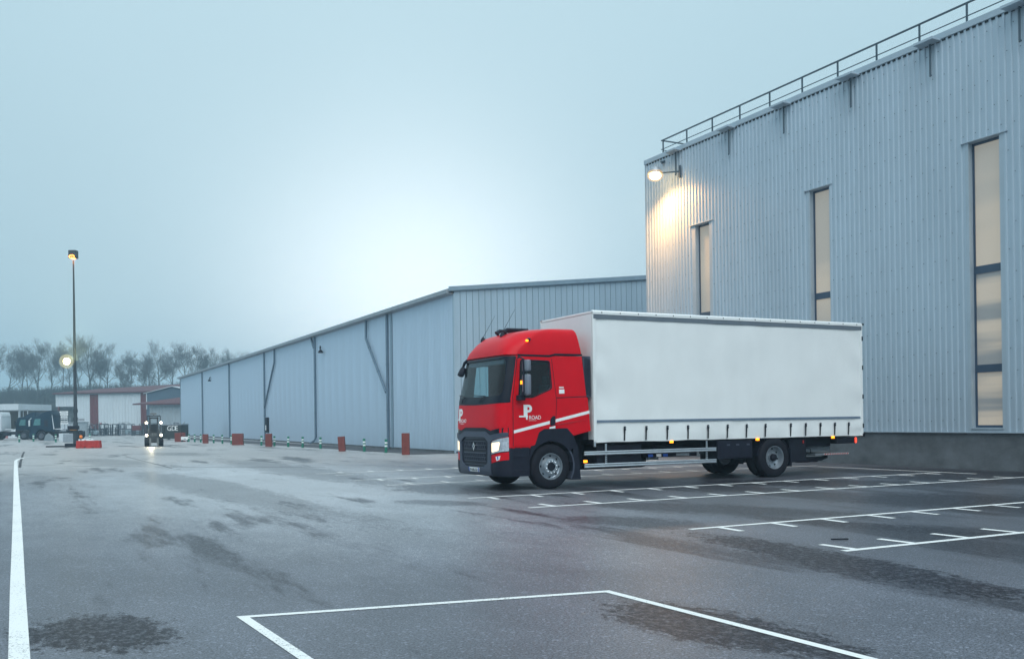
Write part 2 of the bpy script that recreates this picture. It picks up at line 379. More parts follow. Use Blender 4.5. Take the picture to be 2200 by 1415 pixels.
# the empty bay in the foreground
m = MB(); strip(m, [gp(1900, 1423), gp(1305, 1270), gp(522, 1325), gp(690, 1437), ], 0.085); struct(m.build('bay_outline', paint))
m = MB(); strip(m, [gp(42, 1440), gp(41, 1400), gp(38, 1262), gp(37.5, 1180), gp(36.5, 1100), gp(35, 1040), gp(34, 1005), gp(34, 990), gp(39, 986), gp(52, 982.5), gp(80, 980.5), gp(105, 979.5)], 0.135); struct(m.build('lane_edge_line', paint))
for a, b_ in [((-5, 995), (16, 995)), ((94, 1001.6), (157, 1001.6)), ((720, 1020), (760, 1019))]:
    m = MB(); strip(m, seg(gp(*a), gp(*b_), 2), 0.14); struct(m.build('lane_dash', paint))
# dashed line beside the bollards
for y0, y1 in [(43.3, 47.4), (48.9, 53.6), (55.0, 58.0), (59.8, 66), (69.2, 74), (76, 80.6), (83, 87)]:
    xx = lambda y: 16.15 - (y - 43.3) * 0.075
    m = MB(); strip(m, seg((xx(y0), y0), (xx(y1), y1), 2), .12); struct(m.build('edge_dash', paint))
# tarred seam across the yard
seam_m = M('tar_seam', (0.02, 0.02, 0.024), .6, var=.2)
m = MB(); strip(m, [gp(-30, 998.5), gp(60, 999.5), gp(200, 1001), gp(420, 1003), gp(640, 1003.5), gp(700, 1003)], .09, .0035); struct(m.build('tar_seam', seam_m))
m = MB(); strip(m, [gp(52, 970), gp(49, 976), gp(47.5, 982), gp(44, 992), gp(42.5, 1004)], .10, .0035); struct(m.build('tar_seam', seam_m))
m = MB(); strip(m, [gp(270, 980), gp(300, 988), gp(345, 999), gp(370, 1006)], .05, .0035); struct(m.build('tar_seam', seam_m))
# dark apron along the warehouse wall
apron_m = M('apron_asphalt', (0.055, 0.056, 0.062), .7, var=.25, scale=1.5, stretch=(1, .4, 1), bump=.4, bscale=60)
m = MB(); strip(m, [(17.25, 41.6), (16.9, 60), (16.2, 75), (15.4, 100), (14.9, 136)], 2.5, .002); struct(m.build('apron', apron_m))
# a strip of packing left on the tarmac
tag(MB().box((0, 0, .012), (.22, .03, .015), ch=.004).build('packing_strip', chassis), 'short black strip of packing lying flat on the tarmac beyond the parking line', 'strip')
COL.objects['packing_strip'].location = gp(1804, 1159); COL.objects['packing_strip'].rotation_euler = (0, 0, CAMRZ)

# ------------------------------------------------------------------ the tall hall on the right
BX = 23.9                                    # wall plane
clad_m = M('hall_cladding', (0.42, 0.505, 0.575), .45, metal=.15, var=.07, scale=.8, stretch=(1, 1, .25))
clad_trim = M('hall_trim', (0.38, 0.455, 0.515), .45, metal=.15, var=.06, scale=1.5)
def concrete_mat():
    return M('concrete', (0.125, 0.135, 0.145), .85, var=.35, scale=1.3, stretch=(1, 1, 1.4), bump=.35, bscale=24)
conc = concrete_mat()
frame_m = M('window_frame_blue', (0.045, 0.075, 0.12), .4, var=.08)
rail_m = M('railing_steel', (0.045, 0.075, 0.10), .5, var=.1)
dark_gap = M('gap_dark', (0.02, 0.025, 0.03), .8, var=.1)
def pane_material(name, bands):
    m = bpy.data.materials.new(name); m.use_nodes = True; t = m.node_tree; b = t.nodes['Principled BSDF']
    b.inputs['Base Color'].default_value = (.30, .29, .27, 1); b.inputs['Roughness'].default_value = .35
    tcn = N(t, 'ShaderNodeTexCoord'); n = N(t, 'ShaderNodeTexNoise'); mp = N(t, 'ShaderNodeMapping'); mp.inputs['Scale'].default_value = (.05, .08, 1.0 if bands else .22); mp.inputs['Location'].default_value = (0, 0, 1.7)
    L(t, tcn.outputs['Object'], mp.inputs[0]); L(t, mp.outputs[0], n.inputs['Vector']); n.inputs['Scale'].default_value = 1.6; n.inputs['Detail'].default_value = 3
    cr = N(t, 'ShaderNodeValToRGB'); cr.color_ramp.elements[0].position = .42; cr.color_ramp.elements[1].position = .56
    cr.color_ramp.elements[0].color = (.075, .08, .09, 1) if bands else (.24, .215, .175, 1); cr.color_ramp.elements[1].color = (.36, .30, .22, 1)  # dark bands: shade of things inside, painted into the pane's glow
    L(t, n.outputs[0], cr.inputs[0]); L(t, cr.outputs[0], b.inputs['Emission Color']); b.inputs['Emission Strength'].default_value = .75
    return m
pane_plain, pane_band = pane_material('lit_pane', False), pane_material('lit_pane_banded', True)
hall = thing('industrial_hall', 'tall pale ribbed metal hall with narrow lit windows and roof railing', 'building', (0, 0, 0))
Y0, Y1, ZB, ZT = 2.0, 33.72, 1.07, 12.55
WIN = [(29.50, 30.36), (23.24, 24.12), (17.02, 17.98)]     # along Y
ZW0, ZW1 = 1.19, 9.27
PITCH = 0.198
def rib_sheet(name, y0, n, z0, z1, mat, parent, pitch=PITCH, dep=.034, x=BX):
    prof = []
    for i in range(n):
        y = y0 + i * pitch
        prof += [(0, y), (0, y + pitch * .52), (-dep, y + pitch * .62), (-dep, y + pitch * .90)]
    prof.append((0, y0 + n * pitch)); k = len(prof); mb = MB()
    mb.add([(x + a, b, z0) for a, b in prof] + [(x + a, b, z1) for a, b in prof], [(i, i + 1, k + i + 1, k + i) for i in range(k - 1)])
    return obj(name, mb.mesh(name, mat), parent)
nr = int((Y1 - Y0) / PITCH); i = 0
cuts = sorted([(int(round((Y1 - b - .10) / PITCH)), int(round((Y1 - a + .10) / PITCH))) for a, b in WIN])
bounds = sorted(set([0, nr] + [c for cc in cuts for c in cc]))
for a, b in zip(bounds, bounds[1:]):
    win = any(c0 <= a and b <= c1 for c0, c1 in cuts)
    if win:
        rib_sheet('cladding_sheet', Y1 - b * PITCH, b - a, ZW1 + .04, ZT, clad_m, hall); continue
    k = a
    while k < b:
        n = min(5, b - k)
        if b - k - n == 1: n += 1
        rib_sheet('cladding_sheet', Y1 - (k + n) * PITCH, n, ZB, ZT, clad_m, hall); k += n
# flat flashing beside each window, reveal, frame, panes
for wi, ((a, b), (c0, c1)) in enumerate(zip(sorted(WIN, key=lambda w: -w[0]), cuts)):
    ya, yb = Y1 - c1 * PITCH, Y1 - c0 * PITCH
    f = MB(); f.b2((BX - .02, ya - .01, ZB), (BX + .01, a, ZW1 + .04)); f.b2((BX - .02, b, ZB), (BX + .01, yb + .01, ZW1 + .04))
    f.b2((BX - .02, a, ZB), (BX + .01, b, ZW0))
    f.build('window_flashing', clad_trim, hall)
    w = MB(); D = .24
    w.b2((BX + .01, a - .03, ZW0), (BX + D, a, ZW1)); w.b2((BX + .01, b, ZW0), (BX + D, b + .03, ZW1)); w.b2((BX + .01, a - .03, ZW1), (BX + D, b + .03, ZW1 + .03)); w.b2((BX - .05, a - .03, ZW0 - .04), (BX + D, b + .03, ZW0))
    win_o = w.build('window', clad_trim, hall)
    h = MB(); h.b2((BX - .075, ya - .12, ZW1 + .015), (BX + .0, yb + .12, ZW1 + .045)); h.build('head_flashing', dark_gap if False else clad_trim, win_o)
    fr = MB(); XF = BX + D - .09
    fr.b2((XF, a, ZW0), (XF + .08, a + .055, ZW1)); fr.b2((XF, b - .055, ZW0), (XF + .08, b, ZW1)); fr.b2((XF, a + .055, ZW0), (XF + .08, b - .055, ZW0 + .07)); fr.b2((XF, a + .055, ZW1 - .07), (XF + .08, b - .055, ZW1))
    for zt in (5.55, 2.75): fr.b2((XF - .006, a + .055, zt), (XF + .08, b - .055, zt + .22))
    fr.build('frame', frame_m, win_o)
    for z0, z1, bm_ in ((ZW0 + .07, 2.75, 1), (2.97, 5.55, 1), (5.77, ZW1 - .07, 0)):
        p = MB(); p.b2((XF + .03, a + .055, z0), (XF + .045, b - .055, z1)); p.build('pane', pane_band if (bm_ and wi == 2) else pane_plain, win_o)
p = MB(); p.b2((BX + .03, Y0, 0), (BX + .4, Y1 - .03, ZB - .02)); p.build('plinth', conc, hall)
p = MB(); p.b2((BX - .055, Y0, ZB - .03), (BX + .05, Y1 + .02, ZB)); p.build('drip_flashing', clad_trim, hall)
p = MB(); p.b2((BX - .075, Y0, ZT - .02), (BX + .3, Y1 + .06, ZT + .17), ch=.012); p.build('parapet_cap', clad_trim, hall)
p = MB(); p.b2((BX - .04, Y1, ZB), (BX + .12, Y1 + .04, ZT)); p.build('corner_trim', clad_trim, hall)
p = MB(); p.b2((BX + .12, Y1 - .02, 0), (BX + 30, Y1 + .02, ZT)); p.build('end_wall', clad_m, hall)
p = MB(); p.b2((BX + .3, Y0, ZT - .3), (BX + 30, Y1 - .05, ZT - .1)); p.build('roof', conc, hall)
p = MB(); p.b2((BX + .5, Y0 - .2, 0), (BX + 30, Y0, ZT)); p.build('end_wall', clad_m, hall)
# screw heads in staggered rows
sc_m = M('screw_head', (0.07, 0.09, 0.11), .5, var=0)
p = MB()
for k in range(nr):
    yy = Y1 - (k + .5 + .26) * PITCH
    if any(a - .15 < yy < b + .15 for a, b in WIN): zs = [z for z in np.arange(1.4, 12.4, 1.35) if z > ZW1 + .2]
    else: zs = np.arange(1.4, 12.4, 1.35)
    for z in zs:
        if (k % 2): z += .62
        if z < 12.3: p.box((BX - .036, yy, z + random.uniform(-.02, .02)), (.012, .022, .022))
so_ = p.build('screw_heads', sc_m, hall); so_['kind'] = 'stuff'
p = MB()
for k in range(nr):
    yy = Y1 - (k + .24) * PITCH; p.box((BX - .012, yy - .08, ZT - .045), (.03, .09, .05))
so_ = p.build('rib_closers', dark_gap, hall); so_['kind'] = 'stuff'
# railing
RX, RZ = BX + .16, ZT + .17
posts = [32.68 - i * 1.62 for i in range(19)]
rl = thing('roof_railing', 'dark steel guard railing along the roof edge of the tall hall', 'railing', (0, 0, 0))
for y in posts:
    q = MB(); q.bar((RX, y, RZ), (RX, y, RZ + .62), .045, .045); q.build('post', rail_m, rl)
q = MB(); q.bar((RX, posts[0] + .12, RZ + .63), (RX, posts[-1], RZ + .63), .05, .045); q.build('top_rail', rail_m, rl)
q = MB(); q.bar((RX - .03, posts[0] + .10, RZ + .24), (RX - .03, posts[-1], RZ + .24), .025, .025); q.build('mid_rail', rail_m, rl)
q = MB(); q.bar((RX + .03, posts[0], RZ + .60), (RX + 6, posts[0], RZ + .60), .05, .045); q.build('top_rail', rail_m, rl)
q = MB(); q.bar((RX + .03, posts[0], RZ + .2), (RX + 6, posts[0], RZ + .2), .025, .025); q.build('mid_rail', rail_m, rl)
# overflow hoppers with short spouts
for px, py in [(1456, 338), (1570, 291), (1688, 240), (1832, 182), (2003, 105), (2195, 18)]:
    y = on_x(px, py, BX).y
    t_ = MB(); t_.add([(BX - .05, y - .34, ZT - .03), (BX - .05, y + .34, ZT - .03), (BX - .42, y + .34, ZT + .02), (BX - .42, y - .34, ZT + .02), (BX - .05, y - .34, ZT - .06), (BX - .05, y + .34, ZT - .06), (BX - .42, y + .34, ZT - .05), (BX - .42, y - .34, ZT - .05)],
          [(0, 1, 2, 3), (4, 5, 6, 7), (0, 4, 5, 1), (1, 5, 6, 2), (2, 6, 7, 3), (3, 7, 4, 0)])
    hp = t_.build('overflow_hopper', clad_trim, hall)
    q = MB(); q.tube([(BX - .10, y, ZT - .05), (BX - .10, y, ZT - .95), (BX - .13, y - .02, ZT - 1.0), (BX - .2, y - .1, ZT - 1.02)], .03, 8); q.build('spout', rail_m, hp, smooth=True)
# wall floodlight near the corner
lampw = thing('wall_floodlight', 'lit floodlight on a short arm near the corner of the tall hall', 'lamp', (BX - .05, 31.95, 11.65))
q = MB(); q.b2((-.06, -.75, -.25), (0, -.67, .25)); q.bar((-.03, -.71, 0), (-.70, -.12, 0), .05, .05); q.build('arm', rail_m, lampw)
q = MB(); q.b2((-.03, .30, .62), (.0, .55, .72)); q.b2((-.14, .38, .64), (-.03, .48, .70)); q.build('bracket', rail_m, lampw)
q = MB(); q.lathe([(.22, .02), (.21, .15), (.08, .25), (-.04, .285), (-.05, .275), (.06, .235), (.17, .14), (.18, .0)], (-.75, 0, .05), 'Z', 20); q.build('hood', galv, lampw, smooth=True)
bulb_m = M('sodium_bulb', (1, .8, .5), .3, var=0, emis=25, ecol=(1.0, .60, .22))
q = MB(); q.lathe([(.16, .001), (.14, .12), (.03, .22), (-.08, .245), (-.18, .16), (-.22, .001)], (-.75, 0, -.03), 'Z', 20); q.build('bulb', bulb_m, lampw, smooth=True)
def halo_mat(name, col, k):  # see-through glow that imitates the halo round a lit lamp
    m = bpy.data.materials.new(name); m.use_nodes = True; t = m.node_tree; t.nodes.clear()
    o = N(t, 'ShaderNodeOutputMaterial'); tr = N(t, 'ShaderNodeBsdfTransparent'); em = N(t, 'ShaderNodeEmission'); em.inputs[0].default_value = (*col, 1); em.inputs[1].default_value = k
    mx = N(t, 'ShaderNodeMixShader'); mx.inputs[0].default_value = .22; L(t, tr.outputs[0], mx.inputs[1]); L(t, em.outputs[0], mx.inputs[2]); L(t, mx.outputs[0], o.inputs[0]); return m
q = MB(); q.lathe([(.26 * math.cos(a), .34 * math.sin(a)) for a in np.linspace(.15, PI, 14)], (-.75, 0, -.06), 'Z', 24); q.build('halo_shell', halo_mat('halo_amber', (1.0, .62, .25), 1.6), lampw, smooth=True)  # added glowing shell, stands in for the lamp's halo
def spot(name, loc, target, energy, col, size, blend=.6, rad=.1):
    l = bpy.data.lights.new(name, 'SPOT'); l.energy = energy; l.color = col; l.spot_size = R(size); l.spot_blend = blend; l.shadow_soft_size = rad
    o = bpy.data.objects.new(name, l); COL.objects.link(o); o.location = loc
    o.rotation_euler = (Vector(target) - Vector(loc)).to_track_quat('-Z', 'Y').to_euler(); return o
spot('wall_flood_beam', (BX - .9, 31.95, 11.30), (BX - .7, 30.6, 0), 2000, (1.0, .48, .16), 158, 1.0, .3)

# ------------------------------------------------------------------ the long warehouse
WX, WY0, WY1, WZ = 18.3, 41.9, 135.0, 7.72
wh_m = M('warehouse_cladding', (0.52, 0.62, 0.72), .33, metal=.5, var=.09, scale=.5, stretch=(1, 1, .2))
wh_trim = M('warehouse_trim', (0.24, 0.33, 0.40), .45, metal=.3, var=.08)
gable_m = M('gable_panel', (0.34, 0.45, 0.53), .5, metal=.1, var=.08, scale=.7, stretch=(1, 1, .2))
wh = thing('long_warehouse', 'long low blue-grey ribbed warehouse running away into the fog', 'building')
prof = []; npc = 8; pt = .2
for i in range(npc):
    y = i * pt; prof += [(0, y), (0, y + pt * .55), (-.022, y + pt * .65), (-.022, y + pt * .9)]
prof.append((0, npc * pt)); k = len(prof); mb = MB()
mb.add([(a, b, .12) for a, b in prof] + [(a, b, WZ) for a, b in prof], [(i, i + 1, k + i + 1, k + i) for i in range(k - 1)])
sheet = mb.mesh('cladding_sheet', wh_m); y = WY0; n = int((WY1 - WY0) / (npc * pt))
for i in range(n): obj('cladding_sheet', sheet, wh, (WX, WY0 + i * npc * pt, 0))
p = MB(); p.b2((WX + .01, WY0, 0), (WX + .3, WY1, .14)); p.build('footing', conc, wh)
SL = .098; RXR = 39.0
zt = lambda x: WZ + .15 + (min(x, 2 * RXR - x) - WX) * SL
# gable: upright panels with open joints
gp_w = .333; x = WX
while x < 33.5:
    q = MB(); q.prism([(x + .012, 0.1), (x + gp_w - .012, 0.1), (x + gp_w - .012, zt(x + gp_w)), (x + .012, zt(x))], 'Y', WY0 - .045, WY0 - .02); q.build('gable_panel', gable_m, wh); x += gp_w
q = MB(); q.prism([(WX, 0), (2 * RXR - WX, 0), (2 * RXR - WX, WZ + .1), (RXR, zt(RXR) - .05), (WX, WZ + .1)], 'Y', WY0 - .019, WY0 + .1); q.build('gable_backing', frame_m, wh)
q = MB(); q.prism([(WX - .3, WZ + .06), (RXR, zt(RXR) + .06), (2 * RXR - WX, WZ + .06), (2 * RXR - WX, WZ + .22), (RXR, zt(RXR) + .24), (WX - .3, WZ + .22)], 'Y', WY0 - .12, WY1); q.build('roof', wh_trim, wh)
q = MB(); q.prism([(WX - .3, WZ + .10), (RXR, zt(RXR) + .08), (RXR, zt(RXR) + .32), (WX - .3, WZ + .30)], 'Y', WY0 - .18, WY0 - .122); q.build('verge_trim', wh_trim, wh)
q = MB(); q.b2((WX - .02, WY0 - .05, 0), (WX + .02, WY0 + .1, WZ)); q.build('corner_trim', gable_m, wh)
q = MB(); q.b2((WX - .42, WY0 - .1, WZ - .02), (WX - .30, WY1 + .1, WZ + .17)); q.b2((WX - .3, WY0, WZ - .04), (WX - .01, WY1, WZ + .02)); q.build('gutter', galv, wh)
q = MB(); q.b2((WX, WY1, 0), (2 * RXR - WX, WY1 + .1, WZ)); q.build('end_wall', wh_m, wh)
q = MB(); q.b2((WX - .06, WY1 - .1, 0), (WX, WY1 + .1, WZ)); q.build('corner_trim', wh_trim, wh)
pipe_m = M('downpipe_zinc', (0.13, 0.19, 0.25), .45, metal=.3, var=.15, scale=4)
PX = WX - .13
def downpipe(pts, shoe=False, label=None):
    q = MB(); q.tube(pts, .075, 10)
    zlo, zhi = min(p[2] for p in pts), max(p[2] for p in pts)
    d = q.build('downpipe', pipe_m, wh, smooth=True)
    c = MB()
    for z in (zlo + (zhi - zlo) * .28, zlo + (zhi - zlo) * .62):
        for a, b in zip(pts, pts[1:]):
            a, b = Vector(a), Vector(b)
            if min(a.z, b.z) < z < max(a.z, b.z):
                p_ = a.lerp(b, (z - a.z) / (b.z - a.z)); d_ = (b - a).normalized() * .03; c.tube([p_ - d_, p_ + d_], .092, 10)
    if c.v: c.build('collar', pipe_m, d, smooth=True)
for y in (116.2, 99.2, 82.9): downpipe([(PX, y, WZ), (PX, y, .1)])
downpipe([(PX, 66.5, WZ), (PX, 66.5, .5), (PX - .1, 66.55, .25), (PX - .35, 66.8, .08)])
downpipe([(PX, 51.15, WZ), (PX, 51.15, .1)])
q = MB(); q.b2((WX - .05, 50.55, .1), (WX - .02, 50.85, WZ)); q.build('cover_strip', wh_trim, wh)
downpipe([(PX - .02, 78.9, WZ), (PX - .02, 78.95, 6.6), (PX - .02, 82.8, 2.95)])
downpipe([(PX - .02, 54.8, WZ), (PX - .02, 54.85, 6.6), (PX - .02, 51.35, 3.25)])
downpipe([(PX - .02, 67.4, WZ), (PX - .02, 66.65, 6.9)])
for y, z in ((111.0, 6.8), (65.3, 6.85)):
    t_ = thing('wall_lamp', 'unlit dark lamp on a bent arm high on the warehouse wall ' + ('near its far end' if y > 90 else 'beside a downpipe'), 'lamp', (WX - .03, y, z), 0)
    q = MB(); q.b2((-.04, -.08, -.1), (0, .08, .1)); q.tube([(-.03, 0, 0), (-.14, -.3, -.05), (-.22, -.75, -.25)], .035, 8); q.build('arm', chassis, t_, smooth=True)
    q = MB(); q.lathe([(.12, .03), (.1, .1), (-.08, .19), (-.1, .17), (.02, .02)], (-.24, -.86, -.36), 'Z', 14); q.build('shade', chassis, t_, smooth=True)
t_ = thing('control_box', 'tall dark control cabinet with a white notice on the warehouse wall', 'cabinet', (WX - .03, 82.0, .0))
q = MB(); q.b2((-.22, -.28, .75), (0, .28, 2.05), ch=.02); q.build('case', chassis, t_)
q = MB(); q.b2((-.23, -.2, .95), (-.223, .15, 1.38)); q.build('notice', white_paint, t_)

# ------------------------------------------------------------------ bollards and guard blocks
bol_g = M('bollard_green', (0.005, 0.15, 0.095), .45, var=.15, scale=5)
bol_w = M('bollard_white', (0.75, 0.78, 0.78), .35, var=.05)
def bollard():
    q = MB(); q.lathe([(0, .10), (.012, .10), (.02, .072), (.0201, .072), (.66, .072), (.685, .062), (.69, .0)], (0, 0, 0), 'Z', 14); me = q.mesh('body', bol_g, smooth=True)
    q = MB(); q.lathe([(0, .0725), (0, .0755), (.085, .0755), (.085, .0725)], (0, 0, 0), 'Z', 14); bd = q.mesh('band', bol_w, smooth=True)
    return me, bd
bme, bbd = bollard()
BOL = [(12.45, 87.2), (12.7, 85.5), (12.95, 83.9), (13.25, 79.3), (13.5, 76.8), (13.62, 73.7), (13.9, 70.7), (14.39, 66.8), (14.72, 64.3), (14.95, 61.4), (15.25, 58.9), (15.45, 55.5), (15.45, 51.0), (15.75, 48.1), (15.98, 45.35)]
for i, (x, y) in enumerate(BOL):
    b = thing('bollard', 'green flexible bollard with two white bands along the long warehouse', 'bollard', (x, y, 0), random.uniform(0, 3), 'bollards beside the warehouse')
    b.rotation_euler.x = random.uniform(-.03, .03); b.rotation_euler.y = random.uniform(-.03, .03)
    obj('body', bme, b); obj('band', bbd, b, (0, 0, .30)); obj('band', bbd, b, (0, 0, .46))
for px, py, k in [(41.5, 949.5, 1), (72, 948, 1), (120, 949.5, 1), (193, 949, 1.0)]:
    p = gp(px, py); b = thing('bollard', 'green bollard with white bands ' + ('behind the red barrier' if px == 193 else 'in front of the parked tractor units'), 'bollard', p, 0, None if px == 193 else 'bollards by the tractor units')
    o1 = obj('body', bme, b); o2 = obj('band', bbd, b, (0, 0, .33)); o3 = obj('band', bbd, b, (0, 0, .52))
    for o in (o1, o2, o3): o.scale = (1.15, 1.15, 1.12)
block_m = M('guard_block_rust', (0.165, 0.035, 0.028), .75, var=.22, scale=4, bump=.2, bscale=30)
def block(x, y, w, h, label, tilt=0.0, d=.26):
    q = MB(); q.box((0, 0, h / 2), (w, d, h), ch=.02)
    o = q.build('guard_block', block_m); o.location = (x, y, 0); o.rotation_euler = (0, tilt, CAMRZ); tag(o, label, 'block'); return o
block(11.75, 88.6, .55, .80, 'rust-red guard block beside the white trolley at the warehouse end')
block(12.15, 88.9, .5, .82, 'rust-red guard block touching another by the white trolley')
block(12.6, 79.2, .42, .74, 'narrow rust-red guard block between green bollards')
block(13.45, 70.3, .80, .84, 'widest rust-red guard block, standing before the third downpipe')
block(14.25, 63.85, .42, .86, 'rust-red guard block beside the downpipe with the slanting branch')
block(15.0, 49.6, .36, .80, 'leaning rust-red guard block hiding part of a bollard', -.06)
block(15.75, 41.9, .36, 1.02, 'tall rust-red guard block nearest the warehouse gable corner')
t_ = thing('white_trolley', 'small white wheeled trolley among the red guard blocks', 'trolley', gp(399, 948.5), CAMRZ)
q = MB(); q.b2((-.36, -.2, .12), (.36, .2, .45), ch=.03); q.build('body', white_paint, t_)
q = MB(); q.tube([(-.14, -.23, .12), (0, -.23, .3), (.14, -.23, .12)], .03, 6); q.bar((.3, 0, .45), (.34, 0, .75), .03, .03); q.build('handle', galv, t_)
for sx in (-.25, .25):
    q = MB(); q.lathe([(-.24, .001), (-.24, .09), (-.19, .09), (-.19, .001)], (sx, 0, .09), 'Y', 12); q.build('wheel', rubber, t_)

# ------------------------------------------------------------------ the red curtain-side truck
# local frame: x runs rearwards from the front axle, y away from the side we see, z up
TW = 2.5
truck = thing('curtain_side_truck', 'red rigid truck with white curtain-sided body parked before the tall hall', 'truck', (10.5717, 18.7662, 0), R(.35))
ip = lambda z, zs, vs: float(np.interp(z, zs, vs))
def c_xf(z): return ip(z, [.3, .45, 1.45, 2.05, 2.5, 3.04, 3.06, 3.2, 3.4, 3.55, 3.63, 3.68, 3.70], [-1.28, -1.32, -1.32, -1.28, -1.19, -1.07, -1.10, -1.07, -.95, -.74, -.5, -.2, .15])
def c_in(z): return ip(z, [.3, 1.45, 2.05, 2.5, 3.04, 3.2, 3.4, 3.55, 3.63, 3.68, 3.70], [0, 0, .01, .035, .07, .08, .105, .14, .18, .26, .42])
def c_xr(z): return ip(z, [.3, 1.0, 2.1, 3.06, 3.6, 3.70], [1.12, 1.11, .97, .89, .79, .755])
def c_bow(w, z):
    k = ip(z, [3.06, 3.4, 3.7], [0, 1, 1]); w = abs(w)
    return (.03 + .05 * k) * w ** 2 + (.25 + .1 * k) * w ** (14 - 8 * k)
def ring(z, off=0.0, xr=None):
    hw = TW / 2 - c_in(z) - off; ws = [math.sin(PI / 2 * j / 20) for j in range(-20, 21)]
    ws = [math.copysign(1 - (1 - abs(w)) * (.8 if abs(w) < .999 else 1), w) if False else w for w in ws]
    P = [(c_xf(z) + off + c_bow(w, z), TW / 2 + hw * w, z) for w in ws]
    x0 = P[0][0]; x1 = (c_xr(z) if xr is None else xr) - off
    side = [x0 + (x1 - x0) * (j / 10) for j in range(1, 11)]
    P += [(x, TW / 2 + hw, z) for x in side]
    P += [(x1, TW / 2 + hw * (1 - j / 5), z) for j in range(1, 10)]
    P += [(x, TW / 2 - hw, z) for x in reversed(side)]
    return P
def loft(zs, off=0.0, xr=None):
    rs = [ring(z, off, xr) for z in zs]; n = len(rs[0]); mb = MB()
    V = [p for r_ in rs for p in r_]
    F = [(i * n + j, i * n + (j + 1) % n, (i + 1) * n + (j + 1) % n, (i + 1) * n + j) for i in range(len(rs) - 1) for j in range(n)]
    F += [tuple(range(n)), tuple((len(rs) - 1) * n + j for j in range(n))]
    return mb.add(V, F)
zb = [.95, 1.1, 1.3, 1.45, 1.6, 1.8, 2.05, 2.2, 2.35, 2.5, 2.7, 2.9, 3.04]
zf = [3.06, 3.12, 3.2, 3.3, 3.4, 3.48, 3.55, 3.6, 3.64, 3.67, 3.685, 3.695, 3.70]
zbu = [.32, .36, .45, .6, .8, .97]
shell, fair, bump_ = loft(zb), loft(zf), loft(zbu, 0, -.56)
BV = MB(); [BV.add(s_.v, s_.f) for s_ in (shell, fair, bump_)]
bvh = BVHTree.FromPolygons(BV.v, BV.f)
SIDES = {'F': (lambda a, b: Vector((-4, a, b)), Vector((1, 0, 0))), 'S': (lambda a, b: Vector((a, -4, b)), Vector((0, 1, 0))), 'O': (lambda a, b: Vector((a, 6.5, b)), Vector((0, -1, 0)))}
def prj(a, b, side, off):
    o, d = SIDES[side]; o = o(a, b); h = bvh.ray_cast(o, d)[0]
    if h is None: h = bvh.find_nearest(o + d * (2.95 if side == 'F' else 4.0))[0]; h = Vector((h.x, a, b)) if side == 'F' else Vector((a, h.y, b))
    return h - d * off
def inside(p, poly):
    x, y = p; c = False; n = len(poly)
    for i in range(n):
        (x1, y1), (x2, y2) = poly[i], poly[i - 1]
        if (y1 > y) != (y2 > y) and x < (x2 - x1) * (y - y1) / (y2 - y1) + x1: c = not c
    return c
def rnd(poly, r, n=3):
    out = []; m_ = len(poly)
    for i in range(m_):
        p, a, b = Vector(poly[i]), Vector(poly[i - 1]), Vector(poly[(i + 1) % m_])
        d1, d2 = (a - p), (b - p); k = min(r, d1.length * .45, d2.length * .45)
        s_, e_ = p + d1.normalized() * k, p + d2.normalized() * k
        for j in range(n + 1):
            t = j / n; out.append(tuple((s_ * (1 - t) ** 2 + p * 2 * t * (1 - t) + e_ * t * t)))
    return out
def patch(name, poly, side, mat, parent, off=.004, thick=.012, grid=.07, hole=None, smooth=True):
    bm = bmesh.new(); bm.faces.new([bm.verts.new((a, b, 0)) for a, b in poly])
    bmesh.ops.triangulate(bm, faces=bm.faces[:])
    xs, ys = [p[0] for p in poly], [p[1] for p in poly]
    def cut(co, no): bmesh.ops.bisect_plane(bm, geom=bm.verts[:] + bm.edges[:] + bm.faces[:], plane_co=co, plane_no=no, dist=1e-5)
    for k in range(1, int((max(xs) - min(xs)) / grid) + 1): cut((min(xs) + k * grid, 0, 0), (1, 0, 0))
    for k in range(1, int((max(ys) - min(ys)) / grid) + 1): cut((0, min(ys) + k * grid, 0), (0, 1, 0))
    if hole:
        for i in range(len(hole)):
            a, b = Vector(hole[i - 1]), Vector(hole[i]); d = b - a; cut((a.x, a.y, 0), (-d.y, d.x, 0))
        bmesh.ops.delete(bm, geom=[f for f in bm.faces if inside(f.calc_center_median()[:2], hole)], context='FACES')
    bm.verts.index_update(); d = SIDES[side][1]
    top = [prj(v.co.x, v.co.y, side, off) for v in bm.verts]; n = len(top); bot = [p + d * thick for p in top]
    F = [tuple(v.index for v in f.verts) for f in bm.faces]; F2 = list(F) + [tuple(n + i for i in reversed(f)) for f in F]
    for e_ in bm.edges:
        if len(e_.link_faces) == 1: a, b = e_.verts[0].index, e_.verts[1].index; F2.append((a, b, n + b, n + a))
    bm.free(); mb = MB(); mb.add(top + bot, F2); return mb.build(name, mat, parent, smooth=smooth)
def seamline(name, pts, side, w, mat, parent, off=.006):
    pts = [Vector(p) for p in pts]; V, F = [], []
    dense = []
    for a, b in zip(pts, pts[1:]):
        n = max(1, int((b - a).length / .08)); dense += [a.lerp(b, i / n) for i in range(n)]
    dense.append(pts[-1])
    for i, p in enumerate(dense):
        d = (dense[min(i + 1, len(dense) - 1)] - dense[max(i - 1, 0)]).normalized(); nn = Vector((-d.y, d.x)) * w / 2
        for q in (p + nn, p - nn): V.append(prj(q.x, q.y, side, off))
    F = [(2 * i, 2 * i + 1, 2 * i + 3, 2 * i + 2) for i in range(len(dense) - 1)]
    mb = MB(); mb.add(V, F); return mb.build(name, mat, parent)
def mir(poly): return [(TW - a, b) for a, b in poly][::-1]
